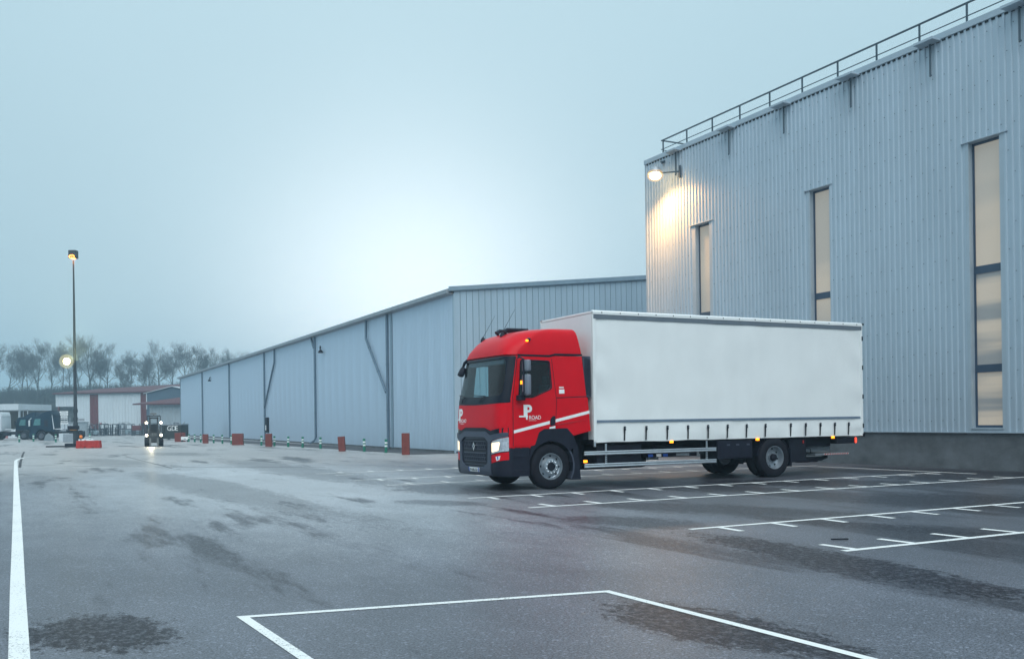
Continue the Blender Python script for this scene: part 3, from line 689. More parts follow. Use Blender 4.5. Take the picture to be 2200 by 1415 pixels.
def decal(me, fn, side, off, name, mat, parent):
    vs_ = [prj(*fn(v.co.x, v.co.y), side, off + (.0015 if v.co.z > 0 else 0)) for v in me.vertices]
    mb = MB(); mb.add(vs_, [tuple(p.vertices) for p in me.polygons]); return mb.build(name, mat, parent)

# --- cab shell, hollow, with real openings
WSC = rnd([(.13, 2.13), (2.37, 2.13), (2.37, 2.55), (2.31, 2.97), (.19, 2.97), (.13, 2.55)], .10)
SWN = rnd([(-.80, 2.10), (-.45, 2.10), (.03, 2.29), (.0, 2.90), (-.72, 2.92)], .06)
def temp(mb): o = bpy.data.objects.new('cutter', mb.mesh('cutter', red)); COL.objects.link(o); return o
base = temp(shell)
arch = [(-1.4, .80), (-.52, .80), (-.52, .97), (-.40, 1.0), (-.30, 1.28), (-.18, 1.35), (.42, 1.36), (.58, 1.20), (1.3, 1.36), (1.3, .80)]
cutters = [temp(loft([1.36, 1.5, 1.8, 2.05, 2.3, 2.5, 2.75, 3.0], .05)), temp(MB().prism(WSC, 'X', -2.2, -.85)), temp(MB().prism(SWN, 'Y', -1, 4)), temp(MB().prism(arch, 'Y', -1, 4))]
for c in cutters:
    md = base.modifiers.new('b', 'BOOLEAN'); md.operation = 'DIFFERENCE'; md.object = c; md.solver = 'EXACT'
cab_me = bpy.data.meshes.new_from_object(base.evaluated_get(bpy.context.evaluated_depsgraph_get()))
for o in [base] + cutters: bpy.data.objects.remove(o)
cab_me.materials.clear(); cab_me.materials.append(red); cab_me.materials.append(inner_m)
for p in cab_me.polygons:
    c = p.center; hw = TW / 2 - c_in(c.z); w = (c.y - TW / 2) / hw
    deep = min(hw - abs(c.y - TW / 2), c_xr(c.z) - c.x, c.x - c_xf(c.z) - c_bow(min(1, abs(w)), c.z), 3.04 - c.z)
    p.material_index = 1 if deep > .012 else 0
    p.use_smooth = True
bm = bmesh.new(); bm.from_mesh(cab_me)
for e_ in bm.edges:
    if len(e_.link_faces) == 2 and e_.calc_face_angle(0) > R(28): e_.smooth = False
bm.to_mesh(cab_me); bm.free()
cab = obj('cab', cab_me, truck)
fr_ = fair.build('roof_fairing', red, truck, smooth=True, angle=50)
bmp = bump_.build('bumper', black, truck, smooth=True)
# seals and seams
patch('windscreen', WSC, 'F', windshield_m, truck, off=-.012, thick=.006)
wsc = COL.objects['windscreen']
patch('windscreen_surround', rnd([(.012, 1.975), (.45, 1.95), (1.25, 1.94), (2.05, 1.95), (2.488, 1.975), (2.46, 2.5), (2.42, 3.03), (.08, 3.03), (.04, 2.5)], .02, 2), 'F', gloss_black, wsc, off=.012, thick=.022, hole=WSC, grid=.04)
roofseam = [(-.80, 3.045), (.02, 3.035), (.18, 3.075), (.90, 3.075)]
for sd_ in ('S', 'O'): seamline('roof_seam', roofseam, sd_, .045, gloss_black, cab, .008)
DOOR = [(-.965, 1.0), (-.46, 1.0), (-.385, 1.03), (-.29, 1.30), (-.16, 1.37), (.115, 1.375), (.15, 2.0), (.06, 2.97), (-.03, 3.0), (-.80, 3.005), (-.955, 2.1)]
for sd_ in ('S', 'O'):
    dr = patch('door', DOOR, sd_, red, truck, off=.010, thick=.014, hole=SWN, grid=.09)
    patch('window', SWN, sd_, glass_m, dr, off=-.012, thick=.006)
    n = len(SWN); cx_, cz_ = sum(p[0] for p in SWN) / n, sum(p[1] for p in SWN) / n
    big_ = [(cx_ + (a - cx_) * 1.07, cz_ + (b - cz_) * 1.07) for a, b in SWN]
    patch('window_seal', big_, sd_, gloss_black, dr, off=.014, thick=.01, hole=SWN, grid=.12)
    hd = patch('handle', rnd([(-.02, 1.44), (.10, 1.46), (.11, 1.66), (.06, 1.67), (-.01, 1.60)], .02), sd_, black, dr, off=.03, thick=.03)
    seamline('seam', [(.115, 1.375), (.165, 2.0), (.075, 2.97)], sd_, .012, gloss_black, cab, .007)
    seamline('seam', [(.16, 2.08), (.97, 2.11)], sd_, .018, gloss_black, cab, .007)
    seamline('seam', [(-.975, 1.0), (-.965, 2.1), (-.81, 3.0)], sd_, .014, gloss_black, cab, .009)
    patch('stripe', [(-.955, 1.285), (-.03, 1.485), (-.03, 1.555), (-.955, 1.355)], sd_, white_paint, truck, off=.0125, thick=.004)
    patch('stripe', [(.12, 1.517), (1.045, 1.715), (1.045, 1.785), (.12, 1.587)], sd_, white_paint, truck, off=.008, thick=.004)
    patch('step_trim', [(-.04, 1.375), (.11, 1.385), (.11, 1.44), (-.04, 1.41)], sd_, white_paint, truck, off=.018, thick=.01)
    patch('side_panel', rnd([(.19, 1.385), (.44, 1.385), (.62, 1.215), (1.06, 1.32), (1.0, 2.085), (.19, 2.06)], .02), sd_, red, truck, off=.0065, thick=.01, grid=.12)
    patch('crease_trim', [(.14, 1.45), (.55, 1.50), (.95, 1.57), (.55, 1.525), (.14, 1.48)], sd_, red2, truck, off=.016, thick=.01)
# lower hood and front
patch('front_panel', rnd([(.03, 1.43), (.45, 1.355), (.72, 1.425), (1.78, 1.425), (2.05, 1.355), (2.47, 1.43), (2.47, 1.965), (1.25, 1.93), (.03, 1.965)], .03, 2), 'F', red, truck, off=.014, thick=.02)
patch('front_gap', [(.012, 1.20), (2.488, 1.20), (2.488, 1.42), (2.05, 1.345), (1.78, 1.415), (.72, 1.415), (.45, 1.345), (.012, 1.42)], 'F', gloss_black, truck, off=.005, thick=.01)
GO = rnd([(.55, .62), (.53, 1.10), (.70, 1.20), (1.80, 1.20), (1.97, 1.10), (1.95, .62), (1.74, .52), (.76, .52)], .03, 2)
gr = patch('grille_frame', rnd([(.42, .345), (.41, 1.115), (.015, 1.215), (.015, 1.315), (.44, 1.245), (.70, 1.335), (1.80, 1.335), (2.06, 1.245), (2.485, 1.315), (2.485, 1.215), (2.09, 1.115), (2.08, .345)], .02, 2), 'F', greyp, truck, off=.04, thick=.045, hole=GO, grid=.12)
patch('grille_mesh', GO, 'F', gloss_black, gr, off=.006, thick=.01)
for z in (.565, .645, .735, .825, .92, 1.01, 1.10, 1.165):
    hw = .60 if z < 1.12 else .5
    hgt = .028 if z in (.825,) else .012
    patch('slat', [(1.25 - hw, z), (1.25 + hw, z), (1.25 + hw, z + hgt), (1.25 - hw, z + hgt)], 'F', greyp, gr, off=.026, thick=.016)
for k in range(12):
    for z in (.66, .75, .935, 1.025):
        a = .69 + k * .1 + (.05 if z in (.75, 1.025) else 0)
        if a < 1.86: patch('vane', [(a, z), (a + .02, z), (a + .05, z + .07), (a + .03, z + .07)], 'F', greyp, gr, off=.022, thick=.012)
dia = lambda w, h, z=.985: [(1.25 - w, z), (1.25, z - h), (1.25 + w, z), (1.25, z + h)]
patch('emblem', dia(.062, .105), 'F', chrome, gr, off=.045, thick=.02, hole=dia(.024, .052), grid=.03, smooth=False)
for mirr in (0, 1):
    mm = mir if mirr else (lambda p: p)
    hl = patch('headlight', mm([(.40, .82), (.012, .895), (.012, 1.205), (.40, 1.105)]), 'F', lens_m, truck, off=.012, thick=.02, grid=.04)
    patch('lit_reflector', mm(rnd([(.39, .86), (.15, .905), (.115, 1.10), (.39, 1.075)], .03)), 'F', warm_lamp, hl, off=.018, thick=.006)
    patch('indicator', mm([(.39, 1.082), (.10, 1.125), (.09, 1.15), (.39, 1.10)]), 'F', amber, hl, off=.018, thick=.006) if False else None
    patch('eyelid', mm([(.40, .82), (.012, .895), (.012, .925), (.40, .848)]), 'F', alu, hl, off=.02, thick=.01)
    patch('red_corner', mm([(.40, .62), (.012, .70), (.012, .875), (.40, .80)]), 'F', red, truck, off=.016, thick=.02)
    bd_ = patch('badge', mm([(.13, .70), (.20, .675), (.23, .77), (.11, .79)]), 'F', white_paint, truck, off=.02, thick=.006)
    patch('badge_leaf', mm([(.145, .715), (.165, .705), (.175, .775), (.15, .78)]), 'F', blue_m, bd_, off=.028, thick=.004)
    patch('bumper_corner', mm(rnd([(.40, .345), (.012, .345), (.012, .68), (.40, .60)], .02)), 'F', black, truck, off=.02, thick=.03)
# number plate
pl = patch('number_plate', rnd([(.97, .40), (1.53, .40), (1.53, .50), (.97, .50)], .01), 'F', white_paint, truck, off=.05, thick=.03)
patch('plate_band', [(1.485, .402), (1.528, .402), (1.528, .498), (1.485, .498)], 'F', blue_m, pl, off=.053, thick=.004); patch('plate_band', [(.972, .402), (1.015, .402), (1.015, .498), (.972, .498)], 'F', blue_m, pl, off=.053, thick=.004)
decal(text_mesh('W-685-GR', .095, .001, 'CENTER', .98), lambda x, y: (1.25 - x, .416 + y), 'F', .054, 'plate_lettering', gloss_black, pl)
# lettering P+ ROAD
def logo_polys():
    bowl = [(.12, .16)] + [(.25 + .085 * math.cos(a), .2475 + .0875 * math.sin(a)) for a in np.linspace(-PI / 2, PI / 2, 9)] + [(.12, .335)]
    hole = [(.215, .215)] + [(.243 + .028 * math.cos(a), .2475 + .0325 * math.sin(a)) for a in np.linspace(-PI / 2, PI / 2, 6)] + [(.215, .28)]
    return [(bowl, hole), ([(.12, .09), (.215, .09), (.215, .16), (.12, .16)], None), ([(0, .055), (.225, .055), (.225, .09), (0, .09)], None), ([(.175, 0), (.215, 0), (.215, .055), (.175, .055)], None)]
def logo(side, fx, parent):
    first = None
    for poly, hole in logo_polys():
        o = patch('logo_letter', [fx(*p) for p in poly], side, white_paint, parent, off=.0165, thick=.004, hole=[fx(*p) for p in hole] if hole else None, grid=.1)
    decal(text_mesh('ROAD', .125, .001, 'LEFT', .95), lambda x, y: fx(.245 + x * .92, .005 + y), side, .0165, 'logo_lettering', white_paint, parent)
    decal(text_mesh('by Renault Trucks', .028, .001, 'LEFT', .95), lambda x, y: fx(.245 + x, -.028 + y), side, .0165, 'logo_small_lettering', white_paint, parent)
logo('S', lambda x, y: (-.82 + x, 1.59 + y), truck)
logo('O', lambda x, y: (-.28 - x, 1.59 + y), truck)
logo('F', lambda x, y: (2.34 - x * 1.1, 1.53 + y * 1.0), truck)
st = patch('sticker', [(.24, 2.175), (.38, 2.18), (.38, 2.275), (.24, 2.27)], 'S', white_paint, truck, off=.006, thick=.003)
for k in range(6): patch('sticker_lettering', [(.247 + k * .021, 2.30), (.262 + k * .021, 2.30), (.262 + k * .021, 2.335), (.247 + k * .021, 2.335)], 'S', white_paint, truck, off=.006, thick=.003)
# wipers
for (a0, b0), (a1, b1), (a2, b2) in [((1.0, 2.0), (.75, 2.14), (1.35, 2.17)), ((2.0, 2.0), (1.85, 2.13), (2.35, 2.20))]:
    q = MB(); q.tube([prj(a0, b0, 'F', .03), prj((a0 + a1) / 2, (b0 + b1) / 2 + .02, 'F', .05), prj(a1, b1, 'F', .035)], .012, 6); q.tube([prj(a1 + (a2 - a1) * k / 6, b1 + (b2 - b1) * k / 6, 'F', .03) for k in range(7)], .011, 6)
    q.build('wiper', gloss_black, wsc)
# interior
q = MB(); q.b2((-1.12, .12, 1.4), (-.72, 2.38, 2.02), ch=.05); q.b2((-.78, .35, 1.95), (-.6, .95, 2.12), ch=.04); q.build('dashboard', greyp, truck)
q = MB(); q.b2((.70, .12, 1.4), (.82, 2.38, 2.95)); q.build('cab_rear_lining', maroon_cl, truck)
for y in (.55, 1.75):
    q = MB(); q.b2((-.35, y - .25, 1.6), (.15, y + .25, 1.78), ch=.05); q.b2((.12, y - .24, 1.7), (.26, y + .24, 2.4), ch=.05); q.b2((.15, y - .13, 2.42), (.25, y + .13, 2.62), ch=.04); q.build('seat', seat_m, truck)
q = MB(); q.tube([(-.62 + .10 * math.sin(a), .62 + .22 * math.cos(a), 2.08 + .18 * math.sin(a)) for a in np.linspace(0, 2 * PI, 21)], .018, 6, cap=False); q.build('steering_wheel', black, truck)
q = MB(); q.b2((-.40, 2.36, 1.9), (.06, 2.40, 2.98)); q.build('side_curtain', maroon_cl, truck)
q = MB(); q.b2((-1.02, .3, 2.86), (-.90, 2.2, 2.97), ch=.02); q.build('inner_visor', greyp, truck)
# mirrors
for y, sg in ((0, 1), (TW, -1)):
    yy = y - sg * .24
    q = MB(); q.b2((-.90, y - sg * .02, 2.02), (-.72, y - sg * .16, 2.14), ch=.02); q.bar((-.80, y - sg * .12, 2.08), (-.80, yy, 2.20), .06, .05); q.tube([(-.82, y - sg * .01, 2.98), (-.86, y - sg * .12, 2.99), (-.82, yy, 2.94), (-.80, yy, 2.2)], .022, 8)
    am = q.build('mirror_arm', black, truck)
    for z0, z1, w_ in ((2.13, 2.60, .26), (2.66, 2.92, .26)):
        q = MB(); q.box((-.74, yy, (z0 + z1) / 2), (.12, w_, z1 - z0), ch=.045); hh_ = q.build('mirror_housing', midgrey, am, smooth=True, angle=60)
    q = MB(); q.b2((-.83, yy + sg * .1, 2.38), (-.80, yy + sg * .13, 2.46)); q.build('mirror_indicator', amber, am) if sg > 0 else None
# far front-corner kerb mirror
q = MB(); q.tube([(-.88, 2.10, 3.10), (-1.0, 2.22, 3.08), (-1.08, 2.32, 2.98), (-1.10, 2.38, 2.86)], [.05, .045, .04, .03], 8); am = q.build('kerb_mirror_arm', black, truck, smooth=True)
q = MB(); q.box((-1.11, 2.40, 2.77), (.13, .2, .24), Matrix.Rotation(.5, 3, 'Y'), ch=.05); q.build('kerb_mirror', black, am, smooth=True, angle=60)
# roof furniture
def roofz(x, y):
    h = bvh.ray_cast(Vector((x, y, 6)), Vector((0, 0, -1)))[0]; return h.z if h else 3.6
for x, y in ((-.72, 2.0), (-.72, .95)):
    z = roofz(x, y); q = MB(); q.lathe([(-.03, .07), (.03, .06), (.09, .02), (.10, .0)], (x, y, z), 'Z', 10); ao = q.build('antenna_base', black, truck, smooth=True)
    q = MB(); q.tube([(x, y, z + .08), (x + .33, y, z + .62)], [.006, .003], 5); q.build('antenna_whip', black, ao)
for y in (1.05, 1.45):
    q = MB(); z = roofz(-.4, y) + .06
    q.tube([(-.62, y, roofz(-.62, y) + .05), (-.55, y, z), (-.1, y, z + .01), (0, y, z)], [.07, .045, .035, .045], 10); q.b2((-.3, y - .02, z - .12), (-.25, y + .02, z)); q.build('air_horn', black, truck, smooth=True)
q = MB(); q.lathe([(-.05, .0), (-.045, .03), (0, .042), (.05, .04)], prj(-.50, 3.40, 'S', .03), 'Y', 10); sl = q.build('roof_marker', black, truck, smooth=True)
q = MB(); pp = prj(-.55, 3.375, 'S', .035); q.box(pp, (.06, .05, .05), ch=.015); q.build('lamp', amber, sl)
# side deflector with slanted louvres
for y, sg in ((0, 1), (TW, -1)):
    q = MB(); q.prism([(.99, 2.10), (1.13, 2.10), (1.12, 3.05), (.905, 3.05)], 'Y', y + sg * .085, y + sg * .06); df = q.build('side_deflector', greyp, truck)
    for k in range(19):
        z = 2.14 + k * .045; q = MB(); q.bar((.96 + .0, y + sg * .052, z + .055), (1.115, y + sg * .052, z), .012, .016); q.build('louvre', black, df)
q = MB(); q.b2((.98, .2, 1.1), (1.13, 2.3, 2.9)); q.build('intake_stack', chassis, truck)
# arch trims, steps, flaps
def arc(cx_, cz_, r, a0, a1, n): return [(cx_ + r * math.cos(a), cz_ + r * math.sin(a)) for a in np.linspace(a0, a1, n)]
for y, sg in ((0, 1), (TW, -1)):
    outer = [(-.56, .75), (-.53, .99), (-.42, 1.02), (-.315, 1.30), (-.18, 1.375), (.43, 1.38), (.60, 1.20), (.68, .98)]
    inner = arc(.0, .52, .575, R(35), R(172), 14)
    q = MB(); q.prism(outer + inner, 'Y', y - sg * .012, y + sg * .3); q.build('wheel_arch', black, truck)
    q = MB(); q.lathe([(0, .62), (0, .585), (.36, .585), (.36, .62)], (0, y if sg > 0 else y - .36, .52), 'Y', 14, a0=R(-30), a1=R(40)); q.build('fender_tail', greyp, truck)
    q = MB(); q.prism([(.56, .19), (.80, .19), (.72, 1.0), (.6, 1.02)], 'Y', y + sg * .02, y + sg * .34); q.build('mud_flap', black, truck)
    q = MB(); q.b2((-1.0, y + sg * .012, .40), (-.60, y + sg * .06, .93), ch=.02); q.b2((-.96, y - sg * .005, .74), (-.63, y + sg * .03, .79), ch=.01); q.b2((-.96, y - sg * .005, .43), (-.63, y + sg * .03, .47), ch=.01); q.build('step', black, truck)

# --- wheels
def make_wheel(front):
    t_ = MB(); Rr = .515
    w = .30 if front else .28
    t_.lathe([(.02, .298), (.004, .33), (.0, .42), (.02, .485), (.045, Rr - .006), (.06, Rr), (w - .06, Rr), (w - .02, .485), (w, .42), (w - .02, .30)], (0, 0, 0), 'Y', 48)
    for k in range(4):
        o = .075 + k * (w - .15) / 3; t_.lathe([(o - .006, Rr + .001), (o, Rr - .012), (o + .006, Rr + .001)], (0, 0, 0), 'Y', 48)
    tyre = t_.mesh('tyre', rubber, smooth=True, angle=50)
    r_ = MB()
    if front: r_.lathe([(.02, .305), (.006, .302), (.006, .292), (.035, .285), (.075, .272), (.085, .25), (.065, .225), (.02, .19), (-.005, .178), (-.008, .165), (-.008, .10), (.0, .095)], (0, 0, 0), 'Y', 40)
    else: r_.lathe([(.02, .305), (.006, .302), (.006, .292), (.04, .283), (.10, .268), (.15, .262), (.165, .25), (.17, .19), (.15, .17), (.15, .11), (.10, .10), (.09, .0)], (0, 0, 0), 'Y', 40)
    rim = r_.mesh('rim', steel, smooth=True, angle=40)
    h_ = MB()
    if front: h_.lathe([(.0, .098), (-.03, .09), (-.04, .075), (-.028, .068), (-.03, .03), (-.03, .0)], (0, 0, 0), 'Y', 24)
    else: h_.lathe([(.09, .098), (.03, .09), (.02, .075), (.02, .0)], (0, 0, 0), 'Y', 24)
    hub = h_.mesh('hub', chassis, smooth=True)
    nuts = MB()
    n_ = MB(); n_.lathe([(0, .0), (-.006, .012), (-.012, .016), (0.012, .018)], (0, 0, 0), 'Y', 8); nut = n_.mesh('wheel_nut', chrome if front else steel, smooth=True)
    ho = MB(); ho.lathe([(0, .0), (0, .022)], (0, 0, 0), 'Y', 10); hole = ho.mesh('vent_hole', chassis)
    return tyre, rim, hub, nut, hole
WF, WR = make_wheel(True), make_wheel(False)
def put_wheel(meshes, x, y, flip, front, inner=False):
    tyre, rim, hub, nut, hole = meshes
    w = obj('wheel', None, truck, (x, y, .515)); w.rotation_euler = (0, random.uniform(0, 1), PI if flip else 0)
    obj('tyre', tyre, w); obj('rim', rim, w)
    if inner: return
    obj('hub', hub, w)
    for k in range(10):
        a = 2 * PI * k / 10; obj('wheel_nut', nut, w, (.136 * math.cos(a), -.012 if front else .145, .136 * math.sin(a)))
    for k in range(8):
        a = 2 * PI * (k + .5) / 8; o = obj('vent_hole', hole, w, (.232 * math.cos(a), .064 if front else .164, .232 * math.sin(a)))
        o.scale = (1.35, 1, 1.35)
put_wheel(WF, 0, 0.005, False, True); put_wheel(WF, 0, TW - .005, True, True)
for y, f in ((.005, False), (TW - .005, True)):
    put_wheel(WR, 6.73, y, f, False); put_wheel(WR, 6.73, y + (.33 if not f else -.33), f, False, True)

# --- load body
X0, X1, ZF, ZR = 1.16, 9.95, 1.03, 4.12
from mathutils import noise as mnoise
def curtain(y, sg):
    mb = MB(); nx, nz = 150, 34; V = []
    for j in range(nz + 1):
        z = ZF + (3.95 - ZF) * j / nz
        for i in range(nx + 1):
            x = X0 + .03 + (X1 - X0 - .09) * i / nx
            low = max(0, (1.55 - z) / .5)
            d = .014 * mnoise.noise((x * .9, z * 1.3, 3)) + .007 * mnoise.noise((x * 3, z * .6 + 9, 1))
            d += low * .022 * mnoise.noise((x * 2.1, z * 5, 7)) + .008 * math.sin(z * 9 + 2 * mnoise.noise((x, 0, 0))) * low
            edge = max(0, 1 - (x - X0) / .7) + max(0, 1 - (X1 - x) / .6)
            d += edge * .018 * math.sin(x * 4 + z * 7)
            zz = z - (low > .98) * (.015 * mnoise.noise((x * 1.4, 0, 5)))
            V.append((x, y + sg * d, zz))
    F = [(j * (nx + 1) + i, j * (nx + 1) + i + 1, (j + 1) * (nx + 1) + i + 1, (j + 1) * (nx + 1) + i) for j in range(nz) for i in range(nx)]
    mb.add(V, F); return mb
bx = MB(); bx.b2((X0, .05, 1.10), (X0 + .05, TW - .05, 4.05)); bulk = bx.build('front_bulkhead', tarp_m, truck)
bx = MB(); bx.b2((X1 - .05, .02, 1.03), (X1, TW - .02, 4.05)); rear = bx.build('rear_doors', tarp_m, truck)
for z in np.linspace(1.3, 3.7, 4):
    q = MB(); q.b2((X1 - .03, -.012, z - .06), (X1 + .012, .03, z + .06)); q.build('hinge', chassis, rear)
bx = MB(); bx.b2((X0, .07, 1.0), (X1, TW - .07, 1.10)); bx.build('load_floor', chassis, truck)
for y, sg in ((0, 1), (TW, -1)):
    cu_ = curtain(y + sg * .012, sg).build('curtain', tarp_m, truck, smooth=True)
    bx = MB(); bx.b2((X0, y + sg * .03, 1.05), (X0 + .09, y - sg * .004, 4.05), ch=.02); bx.b2((X1 - .085, y + sg * .03, 1.02), (X1 - .0, y - sg * .004, 4.08), ch=.01); bx.build('corner_post', tarp_m, truck)
    bx = MB(); bx.b2((X0 + .02, y + sg * .03, 3.93), (X1 - .03, y - sg * .006, 4.035)); bx.build('curtain_rail', tarp_grey, truck)
    fl = MB(); pts = 60; V = []
    for i in range(pts + 1):
        x = X0 + (X1 - X0) * i / pts; dz = .008 * mnoise.noise((x * 2, 1, 0))
        V += [(x, y - sg * .012, 4.035 + dz), (x, y - sg * .014, 4.10), (x, y + sg * .06, 4.135)]
    fl.add(V, [f for i in range(pts) for f in ((3 * i, 3 * i + 3, 3 * i + 4, 3 * i + 1), (3 * i + 1, 3 * i + 4, 3 * i + 5, 3 * i + 2))]); flap = fl.build('roof_flap', tarp_m, truck)
    for i in range(17):
        x = X0 + .25 + i * .52; q = MB(); q.lathe([(-.004, 0), (-.004, .014), (.0, .016)], (x, y - sg * .015, 4.078), 'Y', 8); q.build('eyelet', chassis, flap)
    tp = MB(); x = 1.24
    while x < 9.8: tp.b2((x, y - sg * .012, 1.495), (x + .048, y + sg * .002, 1.555)); x += .0585
    to = tp.build('reflective_tape', tape_m, truck)
    for x in [2.01, 2.635, 3.26, 3.885, 4.51, 5.135, 5.76, 6.39, 7.26, 7.79, 8.32, 8.85, 9.37]:
        j = random.uniform(-.008, .008); q = MB(); q.bar((x, y - sg * .014, 1.375), (x + j, y - sg * .022, 1.235), .045, .006, (0, 1, 0)); q.bar((x + j, y - sg * .022, 1.235), (x + j * 1.5, y - sg * .012, 1.06), .04, .005, (0, 1, 0))
        sp_ = q.build('strap', strap_m, truck)
        q = MB(); q.b2((x - .028, y - sg * .04, 1.30), (x + .028, y - sg * .016, 1.40), ch=.008); q.build('buckle', chassis, sp_)
        q = MB(); q.b2((x - .012, y - sg * .046, 1.352), (x + .012, y - sg * .0405, 1.372)); q.build('rivet', chrome, sp_)
bx = MB(); bx.b2((X0, .06, 4.06), (X1, TW - .06, 4.115), ch=.02); bx.build('roof', tarp_m, truck)
q = MB(); q.b2((X1 - .01, -.02, 4.06), (X1 + .05, .06, 4.12), ch=.01); q.b2((X1 - .03, -.02, 1.0), (X1 + .05, .06, 1.09), ch=.01); q.build('corner_casting', chassis, truck)
# lower corner of the loose curtain at the front
q = MB(); q.b2((X0, .0, .93), (X0 + .06, .05, 1.06), ch=.015); q.build('curtain_tensioner', alu, truck)
# --- chassis
q = MB()
for y in (.82, 1.6): q.b2((-.9, y, .72), (9.5, y + .08, .98))
q.b2((-.9, .6, .6), (1.2, 1.9, 1.3)); q.build('chassis_rails', chassis, truck)
for x in (0, 6.73):
    q = MB(); q.tube([(x, .3, .51), (x, 2.2, .51)], .07, 10); q.b2((x - .15, 1.05, .35), (x + .15, 1.45, .68), ch=.05); q.build('axle', chassis, truck)
q = MB(); q.b2((1.3, .12, .46), (2.6, .72, .98), ch=.06); q.build('fuel_tank', chassis, truck)
q = MB(); q.b2((1.25, 1.85, .42), (3.0, 2.4, .95), ch=.06); q.b2((.9, .75, .36), (3.2, 1.75, .72), ch=.1); q.build('drive_line', chassis, truck)
q = MB(); q.b2((2.9, .3, .62), (4.4, 2.1, .74)); q.b2((3.1, .35, .74), (4.2, 2.0, .90)); q.build('air_tanks', chassis, truck)
for x, c_ in ((2.9, blue_m), (3.15, white_paint), (3.35, blue_m), (3.75, galv)):
    q = MB(); q.b2((x, .28, .63), (x + (.4 if c_ is galv else .14), .36, .70), ch=.01); q.build('canister', c_, truck)
for z0, z1 in ((.735, .83), (.445, .54)):
    for y, sg in ((0, 1), (TW, -1)):
        q = MB(); q.prism([(z0, 0), (z0 + .02, -.008), (z0 + .04, 0), (z0 + .055, 0), (z0 + .075, -.008), (z1, 0), (z1, .03), (z0, .03)], 'Z', 0, 1)
        V = [(p[2] * 3.89 + .90, y + sg * (p[1] + .015), p[0]) for p in q.v]; q.v = V; q.build('side_guard_rail', alu, truck)
for y, sg in ((0, 1), (TW, -1)):
    for x in (1.52, 4.52):
        q = MB(); q.bar((x, y + sg * .06, .45), (x, y + sg * .06, 1.0), .02, .05, (1, 0, 0)); hg = q.build('guard_hanger', alu, truck)
        for z in np.linspace(.57, .70, 4): q = MB(); q.b2((x - .012, y + sg * .045, z - .012), (x + .012, y + sg * .049, z + .012)); q.build('slot', chassis, hg)
q = MB(); q.b2((4.86, .04, .52), (6.0, .6, .99), ch=.03); tb = q.build('tool_box', black, truck)
for x in (5.2, 5.5, 5.85): q = MB(); q.b2((x - .05, .028, .86), (x + .05, .039, .90), ch=.004); q.build('latch', greyp, tb)
q = MB(); q.b2((7.32, .1, .36), (7.92, .7, .99), ch=.03); q.b2((7.92, .3, .75), (9.0, 2.2, .99)); q.build('rear_locker', chassis, truck)
q = MB(); q.b2((7.78, .09, .86), (7.83, .099, .94)); q.build('reflector', tail_red, truck) if False else q.build('reflector', M('reflector_red', (.3, .02, .02), .3, var=0), truck)
for y, sg in ((0, 1), (TW, -1)):
    q = MB(); q.lathe([(0, .56), (0, .54), (.56, .54), (.56, .56)], (6.73, y + .06 if sg > 0 else y - .62, .52), 'Y', 20, a0=R(5), a1=R(175)); q.build('rear_fender', black, truck)
    q = MB(); q.b2((7.28, y + sg * .02, .26), (7.32, y + sg * .6, .75)); q.build('mud_flap', black, truck)
# marker lamps
for x, z in ((.92, .60), (3.40, 1.0), (6.14, 1.0), (8.80, 1.0)):
    q = MB(); q.b2((x - .045, -.012, z - .03), (x + .045, .03, z + .03), ch=.008); mk = q.build('marker_lamp', amber, truck)
    q = MB(); q.b2((x - .06, .03, z - .045), (x + .06, .10, z + .045)); q.build('bracket', chassis, mk)
for y, sg in ((0, 1), (TW, -1)):
    q = MB(); q.b2((9.0, y + sg * .06, .82), (9.70, y + sg * .45, .985), ch=.02); lu = q.build('lamp_unit', chassis, truck)
    q = MB(); q.b2((9.68, y + sg * .05, .83), (9.75, y + sg * .4, .975), ch=.02); q.build('tail_lamp', tail_red, lu)
# folded tail lift
q = MB(); q.b2((8.5, .35, .50), (9.75, 2.15, .56), ch=.01); q.b2((8.2, .5, .60), (9.2, 2.0, .74)); tl = q.build('tail_lift', galv, truck)
q = MB(); q.tube([(7.95, .55, .42), (8.9, .55, .40), (9.1, .55, .46)], .06, 8); q.b2((8.0, .45, .32), (8.7, .65, .44), ch=.03); q.build('lift_ram', chassis, tl)
q = MB(); q.tube([(7.95, 1.9, .42), (8.9, 1.9, .40)], .06, 8); q.build('lift_ram', chassis, tl)
q = MB(); q.tube([(8.0, .3, .62), (8.1, .28, .72), (8.25, .3, .70), (8.3, .32, .58)], .014, 6); q.build('hose', chassis, tl)
chev_r = M('chevron_red', (.5, .03, .03), .4, var=0)
q = MB(); q.b2((8.8, .345, .515), (9.75, .349, .55)); q.build('chevron_plate', white_paint, tl)
for k in range(10):
    x = 8.82 + k * .093; q = MB(); q.prism([(x, .515), (x + .045, .515), (x + .075, .55), (x + .03, .55)], 'Y', .3445, .340); q.build('chevron', chev_r, tl)

# ------------------------------------------------------------------ far end of the yard
maroon = M('maroon_steel', (0.115, 0.022, 0.026), .6, var=.12, scale=1)
shed_w = M('shed_white', (0.52, 0.57, 0.60), .6, var=.06, scale=.6, stretch=(1, 1, .3))
shed_g = M('shed_grey', (0.30, 0.35, 0.38), .55, var=.08, scale=.6, stretch=(1, 1, .3))
roof_mar = M('roof_maroon', (0.085, 0.022, 0.028), .7, var=.15, scale=.8)
taupe = M('taupe_wall', (0.12, 0.10, 0.085), .8, var=.15, scale=.7)
def local_frame(px, py, depth):
    p = at(px, py, depth); return Vector((p.x, p.y, 0))
def lx(px, depth, ref):   # metres right of the reference pixel at this depth
    return (px - ref) / FOC * depth
def hz(py, px, depth):    # height of a pixel at this depth
    return at(px, py, depth).z
